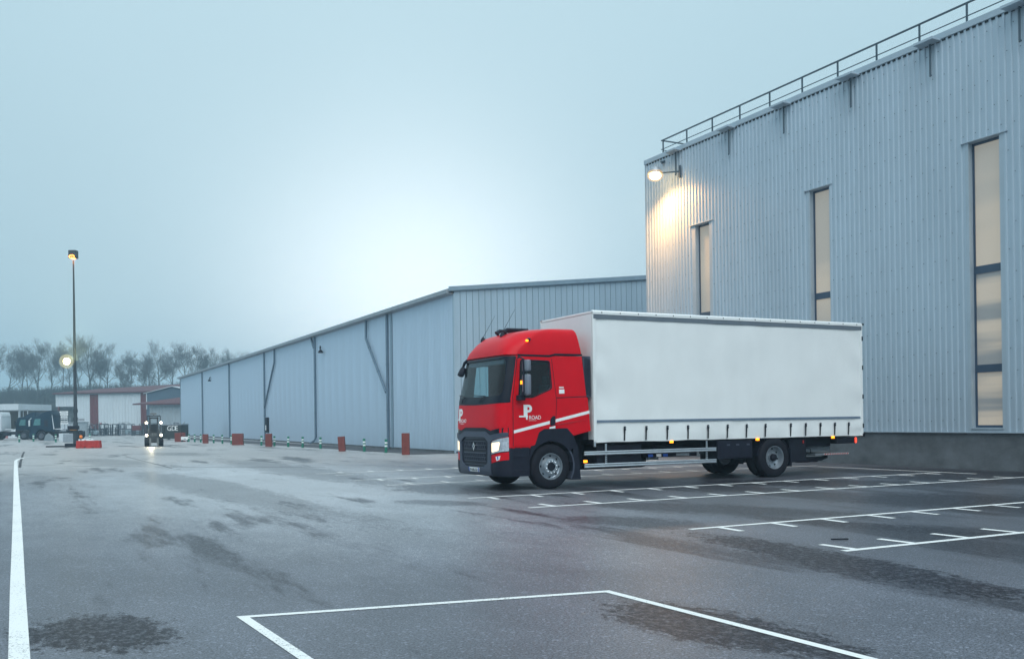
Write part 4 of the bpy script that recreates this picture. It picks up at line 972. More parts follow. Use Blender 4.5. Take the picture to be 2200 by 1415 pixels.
# white shed with maroon bands: frontal to the view
D1 = 160.0; ref = 215; o1 = local_frame(ref, 930, D1)
X = lambda px: lx(px, D1, ref); Zz = lambda py, px=215: hz(py, px, D1)
shed = thing('white_shed', 'white corrugated shed with two maroon bands and a low maroon roof', 'building', o1, CAMRZ)
ez = Zz(846.5)
def ribs(x0, x1, z0, z1, y, pitch=.5, dep=.05):
    mb = MB(); n = max(1, int(round((x1 - x0) / pitch))); p_ = (x1 - x0) / n; pr = []
    for i in range(n):
        a = x0 + i * p_; pr += [(a, 0), (a + p_ * .5, 0), (a + p_ * .62, -dep), (a + p_ * .88, -dep)]
    pr.append((x1, 0)); k = len(pr)
    return mb.add([(a, y + b, z0) for a, b in pr] + [(a, y + b, z1) for a, b in pr], [(i, i + 1, k + i + 1, k + i) for i in range(k - 1)])
zc = Zz(873, 140)
ribs(X(120.5), X(162), zc, ez, 0).build('wall', shed_w, shed)
ribs(X(162), X(194), 0, ez, 0).build('wall', shed_w, shed)
ribs(X(194), X(212), 0, ez, -.03).build('maroon_band', maroon, shed)
ribs(X(212), X(303), 0, ez, 0).build('wall', shed_w, shed)
ribs(X(303), X(323), 0, ez + .2, -.03).build('maroon_band', maroon, shed)
ribs(X(323), X(400), 0, ez, 0).build('wall', shed_w, shed)
q = MB(); q.b2((X(125), -.05, 0), (X(127.5), .3, zc)); q.build('post', maroon, shed)
q = MB(); q.b2((X(134), 6, 0), (X(162), 6.2, zc)); q.b2((X(161), .1, 0), (X(162), 6.2, zc)); q.build('back_wall', taupe, shed)
q = MB(); q.add([(X(117), -.6, ez + .05), (X(400), -.6, ez + .3), (X(400), 14, ez + 2.2), (X(172), 9, ez + 1.1), (X(117), -.6, ez + .25), (X(400), -.6, ez + .5), (X(400), 14, ez + 2.4), (X(172), 9, ez + 1.3)], [(0, 1, 2, 3), (4, 5, 6, 7), (0, 1, 5, 4), (1, 2, 6, 5), (2, 3, 7, 6), (3, 0, 4, 7)]); q.build('roof', roof_mar, shed)
q = MB(); q.b2((X(240), -.06, Zz(881)), (X(244), -.02, Zz(878))) if False else q.box((X(217), -.08, Zz(909.5)), (.45, .04, .2)); q.build('wall_sign', tail_red if False else M('sign_red', (.35, .05, .04), .5, var=0), shed)
# grey lean-to in front of the shed's right end
D2 = 140.0; o2 = local_frame(350, 930, D2); X2 = lambda px: lx(px, D2, 350); Z2 = lambda py, px=350: hz(py, px, D2)
lean = thing('lean_to_shed', 'grey ribbed lean-to with maroon roof beside the warehouse end', 'building', o2, CAMRZ)
e2 = Z2(869)
ribs(X2(322), X2(400), 0, e2, 0).build('wall', shed_g, lean)
q = MB(); q.b2((X2(322), .05, 0), (X2(322) + .2, 6, e2)); q.build('side_wall', shed_g, lean)
q = MB(); q.add([(X2(290), -.8, e2), (X2(402), -.8, e2), (X2(402), 8, Z2(846)), (X2(322), 8, Z2(862)), (X2(290), -.8, e2 + .18), (X2(402), -.8, e2 + .18), (X2(402), 8, Z2(846) + .18), (X2(322), 8, Z2(862) + .18)], [(0, 1, 2, 3), (4, 5, 6, 7), (0, 1, 5, 4), (1, 2, 6, 5), (2, 3, 7, 6), (3, 0, 4, 7)]); q.build('roof', roof_mar, lean)
# blue-grey gable behind
D3 = 152.0; o3 = local_frame(350, 930, D3); X3 = lambda px: lx(px, D3, 350); Z3 = lambda py: hz(py, 350, D3)
gb = thing('gable_shed', 'dark blue-grey shed gable with a white roof edge above the maroon lean-to', 'building', o3, CAMRZ)
q = MB(); q.prism([(X3(318), 0), (X3(420), 0), (X3(420), Z3(842)), (X3(374), Z3(831)), (X3(318), Z3(844))], 'Y', -.5, 6); q.build('wall', M('gable_blue', (.06, .10, .14), .6, var=.1), gb)
q = MB(); q.prism([(X3(313), Z3(845)), (X3(374), Z3(830.5)), (X3(420), Z3(842)), (X3(420), Z3(841)), (X3(374), Z3(829.5)), (X3(313), Z3(844))], 'Y', -.8, 6.2); q.build('roof_edge', shed_w, gb)
q = MB(); q.b2((X3(318), -.62, 4), (X3(319.6), -.52, Z3(844.5))); q.build('corner_trim', shed_w, gb)
# scrap skip with painted letters
D4 = gp(365, 944.5).dot(FWD); o4 = local_frame(366, 944, D4); X4 = lambda px: lx(px, D4, 366); Z4 = lambda py: hz(py, 366, D4)
skip_m = M('skip_green_black', (.016, .022, .022), .6, var=.25, scale=2)
sk_ = thing('scrap_skip', 'dark open scrap skip with white letters by the warehouse end', 'skip', o4, CAMRZ)
zt_ = Z4(911)
q = MB(); q.b2((X4(347), 0, .12), (X4(389), 2.2, zt_ - .08)); q.build('body', skip_m, sk_)
q = MB(); q.b2((X4(346.5), -.06, zt_ - .08), (X4(389.5), 2.26, zt_ + .02)); q.build('rim', galv, sk_)
for px in (348, 353, 386):
    q = MB(); q.b2((X4(px), -.05, .1), (X4(px) + .06, -.002, zt_ - .09)); q.build('stake', skip_m, sk_)
for ch, px in (('G', 359), ('D', 368.4), ('E', 376.2)):
    me = text_mesh(ch, .70, .004); me.materials.append(white_paint); o = obj('letter', me, sk_, (X4(px), -.012, Z4(924.5))); o.rotation_euler = (PI / 2, 0, 0); o.scale = (.88, 1, 1)
for i in range(14):
    q = MB(); a = random.uniform(X4(350), X4(385)); q.bar((a, random.uniform(.3, 1.8), zt_ - .2), (a + random.uniform(-.5, .5), random.uniform(.3, 1.8), zt_ + random.uniform(.05, .3)), .12, .05); q.build('scrap_piece', galv, sk_)
# white kerb blocks with banded posts near the skip
for px in (352, 360):
    p = gp(px, 944); t_ = thing('banded_post', 'white banded post on a low white kerb block before the scrap skip', 'post', p, CAMRZ, 'posts before the skip')
    q = MB(); q.b2((-.2, -.12, 0), (.2, .12, .28), ch=.02); q.build('kerb_block', bol_w, t_)
    q = MB(); q.lathe([(.28, .07), (.8, .07), (.82, 0)], (0, 0, 0), 'Z', 10); q.build('shaft', bol_w, t_); q = MB(); q.lathe([(.0, .072), (.12, .072)], (0, 0, .45), 'Z', 10); q.build('band', bol_g, t_)

# pallet stillages standing in front of the white shed
rack_m = M('stillage_steel', (.03, .04, .055), .6, metal=.3, var=.3, scale=2)
rack_l = M('stillage_pale', (.22, .26, .29), .55, metal=.3, var=.25, scale=2)
RCOL = [rack_m, rack_m, rack_l, rack_m]
k = 0
for row, dep in ((0, 136), (1, 139), (2, 142)):
    px = 168 + row * 5
    while px < 338:
        w = random.uniform(1.0, 1.7); h = random.uniform(.9, 1.75); d = 1.1; o = local_frame(px, 937, dep + random.uniform(-1, 1))
        style = k % 4
        t_ = thing('stillage', ['empty steel stillage with square frame among the row before the white shed', 'steel stillage with hooped top among the row before the white shed', 'steel stillage with pale drum parts among the row before the white shed', 'steel stillage with leaning bars among the row before the white shed'][style], 'stillage', o, CAMRZ + random.uniform(-.4, .4), 'stillages before the white shed')
        for a in (-w / 2, w / 2):
            for b in (0, d): q = MB(); q.bar((a, b, 0), (a, b, h), .09, .09); q.build('post', RCOL[k % 4], t_)
        for z in (.14, h * .55, h - .03):
            q = MB()
            for b in (0, d): q.bar((-w / 2, b, z), (w / 2, b, z), .08, .08)
            for a in (-w / 2, w / 2): q.bar((a, 0, z), (a, d, z), .08, .08)
            q.build('rail_frame', RCOL[(k + 1) % 4], t_)
        q = MB()
        if style == 1:
            q.tube([(-w / 2 + w * j / 10, .02, h + .35 * math.sin(PI * j / 10)) for j in range(11)], .03, 6); q.tube([(-w / 2 + w * j / 10, d, h + .35 * math.sin(PI * j / 10)) for j in range(11)], .03, 6); q.build('hoop', rack_l, t_)
        elif style == 2:
            q.lathe([(0, .0), (0, .3), (.5, .3), (.5, 0)], (-.1, .3, .5), 'Y', 14); q.build('drum', M('drum_pale', (.30, .40, .45), .5, var=.2), t_)
        elif style == 3:
            for j in range(6): a = random.uniform(-w / 2, w / 2); q.bar((a, random.uniform(.1, .9), .15), (a + random.uniform(-.5, .5), random.uniform(.1, .9), h + random.uniform(-.1, .35)), .04, .04)
            q.build('loose_bars', rack_m, t_)
        else:
            for j in range(5): q.bar((-w / 2 + w * (j + .5) / 5, 0, .14), (-w / 2 + w * (j + .5) / 5, 0, h * .55), .03, .03)
            q.build('grid', rack_m, t_)
        px += w * FOC / dep * random.uniform(.95, 1.15); k += 1
t_ = thing('maroon_bin', 'square maroon bin on legs at the right of the stillages', 'bin', local_frame(292, 936, 134), CAMRZ)
q = MB(); q.b2((-.55, 0, .75), (.55, .9, 1.45), ch=.02); q.build('box', maroon, t_)
for a in (-.5, .5):
    for b in (.05, .85): q = MB(); q.bar((a, b, 0), (a, b, .75), .06, .06); q.build('leg', rack_m, t_)

# ------------------------------------------------------------------ lamp mast, barrier, forklift
mast_p = gp(163, 959); DM = mast_p.dot(FWD)
mast_m = M('mast_steel', (.035, .045, .055), .55, metal=.3, var=.15, scale=3)
mast = thing('lamp_mast', 'tall steel lamp mast with a glowing orange head and yellow floodlight', 'lamp post', mast_p, CAMRZ)
zm = lambda py: hz(py, 163, DM)
q = MB(); q.tube([(0, 0, 0), (0, 0, 1.7), (0, 0, 1.85), (0, 0, zm(560))], [.19, .17, .135, .05], 12); q.build('pole', mast_m, mast, smooth=True)
q = MB(); q.lathe([(0, .4), (.12, .4), (.16, .2)], (0, 0, 0), 'Z', 12); q.build('base', conc, mast)
hd_ = MB(); hd_.b2((-.27, -.25, zm(555)), (.27, .25, zm(538)), ch=.03); hdo = hd_.build('lamp_head', mast_m, mast)
sod = M('sodium_orange', (1, .35, .1), .3, var=0, emis=22, ecol=(1.0, .20, .03))
q = MB(); q.lathe([(.0, .0), (-.015, .13), (.02, .17)], (0, 0, 0), 'Z', 14); me = q.mesh('lens', sod, smooth=True)
o = obj('lens', me, hdo, (0, -.253, zm(552.0))); o.rotation_euler = (PI / 2, 0, 0); o.scale = (1.2, .75, 1)
o = obj('lens', me, hdo, (0, 0, zm(555) - .02))
yel = M('flood_yellow', (1, .9, .5), .3, var=0, emis=16, ecol=(1.0, .86, .42))
zf_ = zm(777)
q = MB(); q.bar((-.02, -.2, zf_ - .1), (-.25, -.5, zf_), .06, .06); fa = q.build('flood_arm', mast_m, mast)
q = MB(); q.lathe([(.22, .1), (.2, .2), (-.05, .30), (-.06, .27), (.1, .1)], (-.28, -.62, zf_), 'Y', 16); q.build('flood_housing', mast_m, fa, smooth=True)
q = MB(); q.lathe([(-.10, .0), (-.08, .2), (-.03, .26)], (-.28, -.66, zf_), 'Y', 18); q.build('flood_lens', yel, fa, smooth=True)
q = MB(); q.b2((-.42, -.42, zm(922)), (.36, -.15, zm(914)), ch=.02); cb = q.build('display_box', chassis, mast)
q = MB(); q.b2((-.25, -.4, zm(924)), (.2, -.18, zm(922)) ); q.build('box_beacon', M('beacon_brown', (.25, .12, .03), .5, var=.1), cb)
q = MB(); q.b2((.12, -.02, zm(904)), (.65, .02, zm(899))); q.build('small_sign', galv, mast)
for z in (zm(882), zm(900)): q = MB(); q.lathe([(-.12, .13), (-.12, .17), (.12, .17), (.12, .13)], (0, 0, z), 'Z', 12); q.build('clamp_ring', mast_m, mast)
q = MB(); q.lathe([(-.34 * math.sin(a), .52 * math.cos(a)) for a in np.linspace(0, PI / 2, 10)], (-.28, -.68, zf_), 'Y', 24); q.build('flood_halo', halo_mat('halo_yellow', (1.0, .9, .45), 1.5), fa, smooth=True)  # halo of the flood, imitated by an added glowing shell
fl_w = at(157, 777, DM - 1.2)
spot('mast_flood_beam', fl_w, fl_w + Vector((-fl_w.x * .1, -fl_w.y * .1, 1.9)), 6000, (1.0, .82, .36), 40, .9, .25)
hp_ = mast_p + Vector((0, 0, zm(556)))
spot('mast_head_beam', hp_ - Vector((0, 0, .12)), hp_ - Vector((0, 0, 10)), 700, (1.0, .25, .05), 140, .8, .15)
# stone at mast foot, cable trough
t_ = MB(); t_.box((0, 0, .14), (.9, .5, .28), ch=.06); o = t_.build('weight_stone', chassis); o.location = gp(155, 960); o.rotation_euler.z = CAMRZ; tag(o, 'dark weight stone lying at the foot of the lamp mast', 'stone')
t_ = MB(); t_.box((0, 0, .05), (1.9, .16, .10), ch=.03); o = t_.build('cable_ramp', rubber); o.location = gp(127, 960); o.rotation_euler.z = CAMRZ; tag(o, 'long black cable ramp lying on the ground beside the lamp mast', 'cable ramp')
t_ = MB(); t_.box((0, 0, .4), (1.0, .7, .8), ch=.04); o = t_.build('concrete_cube', galv); o.location = gp(150, 949); o.rotation_euler.z = CAMRZ; tag(o, 'grey concrete cube standing left of the lamp mast foot', 'block')
# red water-filled barrier
bar_m = M('barrier_red', (.42, .018, .012), .5, var=.18, scale=3)
bp_ = gp(191, 962); DB = bp_.dot(FWD); wB = 52 / FOC * DB; hB = 16 / FOC * DB
barr = thing('water_barrier', 'red plastic water-filled barrier lying on the yard by the lamp mast', 'barrier', bp_, CAMRZ)
w2 = wB / 2
prof = [(-w2, 0), (-w2 * .36, 0), (-w2 * .33, .07), (-w2 * .2, .07), (-w2 * .17, 0), (w2 * .32, 0), (w2 * .35, .07), (w2 * .48, .07), (w2 * .51, 0), (w2 * .97, 0), (w2 * 1.0, .06), (w2 * .94, hB), (-w2 * .94, hB)]
q = MB(); q.prism(prof, 'Y', -.18, .18); bb = q.build('body', bar_m, barr, bevel=.02)
for a in (-.62, -.2, .25, .66):
    q = MB(); q.prism([(a * w2 - .05, .1), (a * w2 + .05, .1), (a * w2 + .03, hB - .06), (a * w2 - .03, hB - .06)], 'Y', -.215, -.17); q.build('rib', bar_m, barr, bevel=.01)
q = MB(); q.lathe([(0, .05), (.04, .05), (.045, 0)], (-w2 * .3, 0, hB), 'Z', 10); q.build('filler_cap', bar_m, barr)
# orange beacon and white kerb behind the barrier
t_ = thing('orange_beacon', 'orange warning beacon on a small stand behind the red barrier', 'beacon', gp(174, 953), CAMRZ)
q = MB(); q.b2((-.15, -.1, 0), (.3, .1, .12), ch=.02); q.bar((0, 0, .1), (0, 0, .5), .05, .05); q.build('stand', chassis, t_)
q = MB(); q.lathe([(.48, .1), (.62, .14), (.72, .1), (.75, 0)], (0, 0, 0), 'Z', 12); q.build('dome', M('beacon_orange', (.8, .2, .01), .4, var=.1, emis=.15), t_, smooth=True)
t_ = MB(); t_.box((0, 0, .15), (1.5, .2, .3), ch=.04); o = t_.build('kerb_stone', bol_w); o.location = gp(184, 950); o.rotation_euler.z = CAMRZ; tag(o, 'white kerb stone lying behind the red barrier', 'kerb stone')
t_ = MB(); t_.box((0, 0, .4), (.85, .5, .8), ch=.03); o = t_.build('white_crate', shed_w); o.location = gp(138, 947.5); o.rotation_euler.z = CAMRZ; tag(o, 'white crate standing under the direction signpost', 'crate')
t_ = MB(); t_.add([(-.5, 0, 0), (.5, 0, 0), (.5, .5, 0), (-.5, .5, 0), (-.35, .1, .6), (-.05, .15, .85), (.4, .2, .5), (.1, .4, .6)], [(0, 1, 2, 3), (0, 1, 6, 5, 4), (1, 2, 6), (2, 3, 7, 6), (3, 0, 4, 7), (4, 5, 7), (5, 6, 7)]); o = t_.build('covered_pallet', M('sheet_grey', (.16, .2, .22), .6, var=.2)); o.location = gp(104, 946.5); o.rotation_euler.z = CAMRZ; tag(o, 'small grey sheeted heap in front of the dark-blue tractor unit', 'heap')
# forklift facing us with its four lamps on
fp = gp(331, 958.5); DF = fp.dot(FWD)
fk = thing('forklift', 'forklift driving towards us with four bright lamps lit', 'forklift', fp, math.atan2(fp.y, fp.x) - PI / 2)
fk_m = M('forklift_dark', (.03, .032, .036), .5, var=.2); fk_g = M('forklift_grey', (.17, .17, .165), .5, var=.15)
lampw_m = M('work_lamp', (1, .95, .8), .3, var=0, emis=14, ecol=(1.0, .88, .58))
for a in (-.5, .5):
    q = MB(); q.lathe([(-.12, .12), (-.14, .28), (-.1, .33), (.1, .33), (.14, .28), (.12, .12)], (a, .25, .33), 'X', 20); w_ = q.build('wheel', rubber, fk, smooth=True)
    q = MB(); q.lathe([(-.1, .13), (.1, .13)], (a, .25, .33), 'X', 12); q.build('rim', fk_g, w_)
    q = MB(); q.lathe([(-.1, .1), (-.1, .24), (.1, .24), (.1, .1)], (a * .8, 1.9, .24), 'X', 16); q.build('wheel', rubber, fk, smooth=True)
    q = MB(); q.b2((a * .52 - .05, -.12, .1), (a * .52 + .05, .06, 2.12), ch=.01); q.build('mast_channel', fk_m, fk)
    q = MB(); q.bar((a * .9, .35, 1.1), (a * .9, .5, 2.18), .06, .06); q.build('guard_post', fk_m, fk); q = MB(); q.bar((a * .9, 1.75, 1.0), (a * .9, 1.6, 2.18), .06, .06); q.build('guard_post', fk_m, fk)
    q = MB(); q.b2((a * .5 - .06, -1.0, .06), (a * .5 + .06, -.15, .1)); q.b2((a * .5 - .06, -.2, .06), (a * .5 + .06, -.15, .6)); q.build('fork', fk_g, fk)
    for z in (.80, 1.70):
        q = MB(); q.b2((a * .98 - .09, -.02, z - .09), (a * .98 + .09, .16, z + .09), ch=.03); lo_ = q.build('lamp_housing', fk_m, fk)
        q = MB(); q.lathe([(-.03, .0), (-.02, .07), (.01, .085)], (a * .98, -.03, z), 'Y', 14); q.build('lamp_lens', lampw_m, lo_, smooth=True)
q = MB(); q.b2((-.48, .3, .25), (.48, 2.1, .95), ch=.06); q.b2((-.42, 1.3, .95), (.42, 2.15, 1.25), ch=.08); q.build('chassis_body', fk_g, fk)
q = MB(); q.b2((-.46, .4, 2.16), (.46, 1.7, 2.24), ch=.02); q.build('overhead_guard', fk_m, fk)
q = MB(); q.b2((-.32, -.10, 1.98), (.32, .0, 2.1)); q.build('mast_crosshead', fk_m, fk)
q = MB(); q.b2((-.36, -.14, .35), (.36, -.10, .75)); [q.b2((-.34 + k * .16, -.13, .75), (-.31 + k * .16, -.10, 1.15)) for k in range(5)]; q.build('load_carriage', fk_m, fk)
q = MB(); q.b2((-.22, .95, .95), (.22, 1.35, 1.1), ch=.04); q.b2((-.22, 1.25, 1.05), (.22, 1.4, 1.6), ch=.05); q.build('seat', seat_m, fk)
q = MB(); q.b2((-.25, 1.0, 2.3), (.2, 1.1, 2.42)); q.b2((-.05, .9, 2.24), (.05, 1.0, 2.34)); q.build('roof_box', fk_g, fk)
fl2 = fp - FWD * .5
spot('forklift_beam', fl2 + Vector((0, 0, .8)), fl2 - FWD * 12, 140, (1.0, .88, .6), 100, .6, .1)

# ------------------------------------------------------------------ parked tractor units, signs, canopy
navy = M('tractor_navy', (.002, .022, .045), .45, spec=.2, var=.12, scale=1.5)
tint = M('tractor_glass', (.07, .19, .20), .2, spec=.3, var=.2, scale=3)
wht = M('tractor_white', (.6, .64, .66), .4, var=.06)
def tractor(px, py, label, col, chass=5.2, deflector=True, white_mirror=False):
    p = gp(px, py); t_ = thing('tractor_unit', label, 'truck', p, CAMRZ + .04)
    # x rearwards, y away; front of cab at x = 0
    prof = [(0, .55), (.02, 1.45), (.22, 2.45), (.42, 2.62), (1.5, 2.72), (2.25, 2.95), (2.32, 2.6), (2.35, 1.0), (1.75, .95), (1.55, 1.12), (.95, 1.12), (.72, .8), (.7, .5)]
    q = MB(); q.prism(prof, 'Y', .02, 2.42); q.build('cab', col, t_, bevel=.05, smooth=True)
    q = MB(); q.prism([(.36, 2.58), (1.0, 2.72), (1.5, 3.05), (2.2, 3.25), (2.34, 2.9), (2.36, 2.62)], 'Y', .12, 2.32); q.build('roof_deflector', col, t_, bevel=.05, smooth=True)
    q = MB(); q.prism(rnd([(.42, 1.62), (.62, 2.32), (1.22, 2.36), (1.2, 1.66)], .08), 'Y', .0, .03); q.build('window', tint, t_)
    q = MB(); q.add([(.04, .15, 1.55), (.04, 2.3, 1.55), (.20, 2.25, 2.40), (.20, .2, 2.40)], [(0, 1, 2, 3)]); q.v = [(a - .015, b, c) for a, b, c in q.v]; q.build('windscreen', tint, t_)
    q = MB(); q.b2((.02, -.22, 1.55), (.16, -.05, 2.2), ch=.03); q.bar((.1, -.1, 2.25), (.25, .05, 2.45), .05, .05); q.build('mirror', wht if white_mirror else black, t_)
    q = MB(); q.b2((1.62, -.004, 1.5), (2.0, .018, 2.2), ch=.005); q.build('side_grille', black, t_)
    q = MB(); q.b2((-.05, .05, .35), (.75, 2.4, .75), ch=.05); q.build('bumper', col, t_)
    if deflector:
        q = MB(); q.prism([(2.4, .95), (2.75, .95), (2.45, 2.9), (2.38, 2.9)], 'Y', .02, .06); q.build('side_fairing', col, t_)
        q = MB(); q.prism([(2.60, 1.2), (2.70, 1.2), (2.47, 2.75), (2.43, 2.75)], 'Y', .0, .018); q.build('fairing_edge', wht, t_)
    q = MB(); q.b2((.4, .7, .6), (chass, 1.7, .95)); q.b2((2.5, .15, .45), (3.2, .7, .9), ch=.06); q.b2((3.6, .8, .95), (4.6, 1.6, 1.12), ch=.04); q.build('chassis', chassis, t_)
    q = MB(); q.b2((2.6, .3, 1.15), (3.5, .9, 1.25), ch=.04); q.build('catwalk', wht, t_)
    for x in (1.25, chass - .75):
        for y, f in ((.05, 1), (2.38, -1)):
            q = MB(); q.lathe([(.02, .29), (0, .36), (.02, .47), (.05, .51), (.26, .51), (.3, .4), (.3, .1)], (0, 0, 0), 'Y', 24)
            w_ = q.build('wheel', rubber, t_, smooth=True); w_.location = (x, y, .51); w_.rotation_euler.z = 0 if f > 0 else PI
            q = MB(); q.lathe([(.01, .295), (.05, .27), (.06, .2), (.0, .15), (-.01, 0)], (0, 0, 0), 'Y', 20); q.build('rim', M('rim_dark', (.09, .1, .12), .5, metal=.4, var=.2), w_, smooth=True)
    for x in (chass - .75,):
        q = MB(); q.lathe([(0, .58), (0, .60), (.6, .60), (.6, .58)], (x, .05, .51), 'Y', 16, a0=R(10), a1=R(170)); q.build('rear_fender', chassis, t_)
    return t_
tractor(63, 945.8, 'dark navy tractor unit with high roof deflector and white mirror, parked foremost', navy, 5.3, True, True)
tractor(33, 943.6, 'dark navy tractor unit half hidden behind its twin', navy, 5.2, False)
tractor(-42, 945.5, 'white-fronted tractor unit with long dark chassis', wht, 5.6, False)
sp = gp(139, 942.5); DS = sp.dot(FWD); zs_ = lambda py: hz(py, 139, DS)
sg_ = thing('direction_signpost', 'white arrow direction signs stacked on a steel post by the shed', 'signpost', sp, CAMRZ)
q = MB(); q.tube([(0, 0, 0), (0, 0, zs_(883))], .05, 8); q.tube([(.65, 0, 0), (.65, 0, zs_(897))], .04, 8); q.build('post', galv, sg_)
for py, w, hh_, arrow in ((885, .92, 4.4, 1), (890, .92, 3.6, 1), (895, .78, 3.4, 0), (899, .75, 2.0, 0), (904.5, .78, 2.0, 0), (909, .9, 3.6, 1)):
    z = zs_(py); h = hh_ / FOC * DS / 2
    poly = [(-w / 2 - (.14 if arrow else 0), z), (-w / 2, z - h), (w / 2, z - h), (w / 2, z + h), (-w / 2, z + h)]
    q = MB(); q.prism(poly, 'Y', -.08, -.055); pl_ = q.build('sign_board', white_paint, sg_)
    q = MB()
    for j in range(5): a = -w * .32 + j * w * .14; q.b2((a, -.086, z - h * .35), (a + w * .1, -.081, z + h * .35))
    q.build('sign_print', galv, pl_)
q = MB(); q.b2((-.62, -.03, zs_(926.5)), (.55, .02, zs_(920.5))); q.build('lower_board', galv, sg_)
# gate house with barred window under the shed overhang
D5 = 132.0; o5 = local_frame(125, 930, D5); X5 = lambda px: lx(px, D5, 125); Z5 = lambda py: hz(py, 125, D5)
gh = thing('gate_house', 'low white gate house with a barred window behind the signpost', 'building', o5, CAMRZ)
q = MB(); q.b2((X5(108), 0, 0), (X5(162), 4, Z5(908))); q.build('wall', shed_w, gh)
q = MB(); q.b2((X5(110), -.3, Z5(905)), (X5(125), .0, Z5(896))); q.build('fascia_board', shed_w, gh)
q = MB(); q.b2((X5(115), -.04, Z5(921)), (X5(124.5), .02, Z5(913))); wn = q.build('window', tint, gh)
for k in range(4): q = MB(); a = X5(116 + k * 2.5); q.b2((a, -.09, Z5(921)), (a + .06, -.05, Z5(913))); q.build('bar', chassis, wn)
q = MB(); q.b2((X5(107), -.2, Z5(908)), (X5(163), 4.2, Z5(906.5))); q.build('roof', galv, gh)
for px in (150, 155): q = MB(); q.bar((X5(px), -.6, 0), (X5(px), -.6, Z5(897)), .07, .07); q.build('fence_post', galv, gh)
# canopy at the left edge
D6 = 128.0; o6 = local_frame(20, 930, D6); X6 = lambda px: lx(px, D6, 20); Z6 = lambda py: hz(py, 20, D6)
cn = thing('loading_canopy', 'flat white-edged loading canopy behind the parked tractor units', 'canopy', o6, CAMRZ)
q = MB(); q.b2((X6(-90), -.2, Z6(881)), (X6(42), 9, Z6(867.5)), ch=.03); q.build('roof', shed_w, cn)
q = MB(); q.b2((X6(-90), 8.2, 0), (X6(41), 8.5, Z6(881))); q.build('back_wall', taupe, cn)
for px in (39.5, -30): q = MB(); q.b2((X6(px), 0, 0), (X6(px) + .22, .22, Z6(881))); q.build('post', shed_g, cn)
for px in (50.5, 60):
    p = at(px, 930, 130); t_ = thing('vent_pole', 'thin white vent pole with a small cap behind the navy tractor units', 'pole', (p.x, p.y, 0), CAMRZ, 'vent poles by the canopy')
    zz_ = hz(879, px, 130); q = MB(); q.tube([(0, 0, 0), (0, 0, zz_)], .05, 8); q.build('shaft', shed_w, t_)
    q = MB(); q.lathe([(-.1, .08), (0, .2), (.04, .2), (.05, 0)], (0, 0, zz_), 'Z', 10); q.build('cap', shed_w, t_)
for k, px in enumerate((14, 21, 27)):
    q = MB(); q.box((0, 0, .6), (1.0, .9, 1.2), ch=.06); o = q.build('pallet_load', [M('load_orange', (.4, .12, .03), .6, var=.2), M('load_pink', (.35, .12, .12), .6, var=.2), wht][k]); p = at(px, 930, 125); o.location = (p.x, p.y, .0); o.rotation_euler.z = CAMRZ + .2 * k
    tag(o, ['orange wrapped pallet load under the white-edged canopy', 'dull pink pallet load under the white-edged canopy', 'white wrapped pallet load under the white-edged canopy'][k], 'pallet load')

# ------------------------------------------------------------------ wooded bank
bank_m = M('bank_earth', (.035, .034, .028), .95, var=.4, scale=.15, bump=.5, bscale=1.0)
def bank_z(d, s):          # d metres ahead, s metres right
    e = min(1, max(0, (d - 182) / 105)); e = e * e * (3 - 2 * e)
    return -0.3 + 11.0 * e + 1.2 * e * mnoise.noise((d * .03, s * .025, 4)) + min(1, max(0, (d - 300) / 400)) * 8
q = MB(); ds = list(range(176, 330, 7)) + [360, 420, 520, 650]; ss = list(range(-330, 200, 9)); V = []
for d in ds:
    for s in ss: p = FWD * d + RGT * s; V.append((p.x, p.y, bank_z(d, s)))
n = len(ss); q.add(V, [(i * n + j, i * n + j + 1, (i + 1) * n + j + 1, (i + 1) * n + j) for i in range(len(ds) - 1) for j in range(n - 1)])
struct(q.build('wooded_bank', bank_m, smooth=True, angle=180))
bark = M('bark', (.05, .048, .047), .9, var=.3, scale=1)
twig = M('twig', (.075, .072, .07), .9, var=.3, scale=1)
def grow(seed, height, spread, levels=5, lean=0.0, bare=.28):
    rg = random.Random(seed); trunk, crown = MB(), MB()
    def limb(p, d, ln, r, lv):
        n = 4 if lv < 2 else 3; pts, rs = [p.copy()], [r]; q_ = p.copy(); dd = d.copy()
        for i in range(n):
            dd = (dd + Vector((rg.gauss(0, .05 if lv == 0 else .15), rg.gauss(0, .05 if lv == 0 else .15), rg.gauss(.06, .08) + (.05 if lv > 0 else 0)))).normalized()
            q_ = q_ + dd * ln / n; pts.append(q_.copy()); rs.append(max(.010, r * (1 - .5 * (i + 1) / n)))
        (trunk if lv < 2 else crown).tube(pts, rs, 6 if lv < 2 else (4 if lv < 4 else 3), cap=False)
        if lv >= levels: return
        nb = {0: rg.randint(5, 7), 1: rg.randint(4, 6), 2: rg.randint(4, 5), 3: 4, 4: 4}[lv]
        for k in range(nb):
            f = (rg.uniform(bare + .12, 1.0) if lv == 0 else rg.uniform(.3, 1.0)); k_ = min(n - 1, int(f * n)); b = pts[k_].lerp(pts[k_ + 1], f * n - k_)
            ang = rg.uniform(0, 2 * PI); tilt = rg.uniform(.35, .85) * (spread if lv < 2 else 1)
            ax = dd.cross(Vector((math.cos(ang), math.sin(ang), .2))).normalized()
            nd = (Matrix.Rotation(tilt, 3, ax) @ dd)
            if nd.z < -.15: nd.z = abs(nd.z) * .3
            limb(b, nd.normalized(), ln * rg.uniform(.50, .74) * (1.0 if lv else rg.uniform(.75, 1.0)), r * (1 - .5 * f) * rg.uniform(.45, .62), lv + 1)
        limb(pts[-1], dd, ln * .6, rs[-1], lv + 1)
    limb(Vector((0, 0, -.3)), Vector((lean, 0, 1)).normalized(), height * .52, height * .017, 0)
    return trunk.mesh('trunk', bark), crown.mesh('crown', twig)
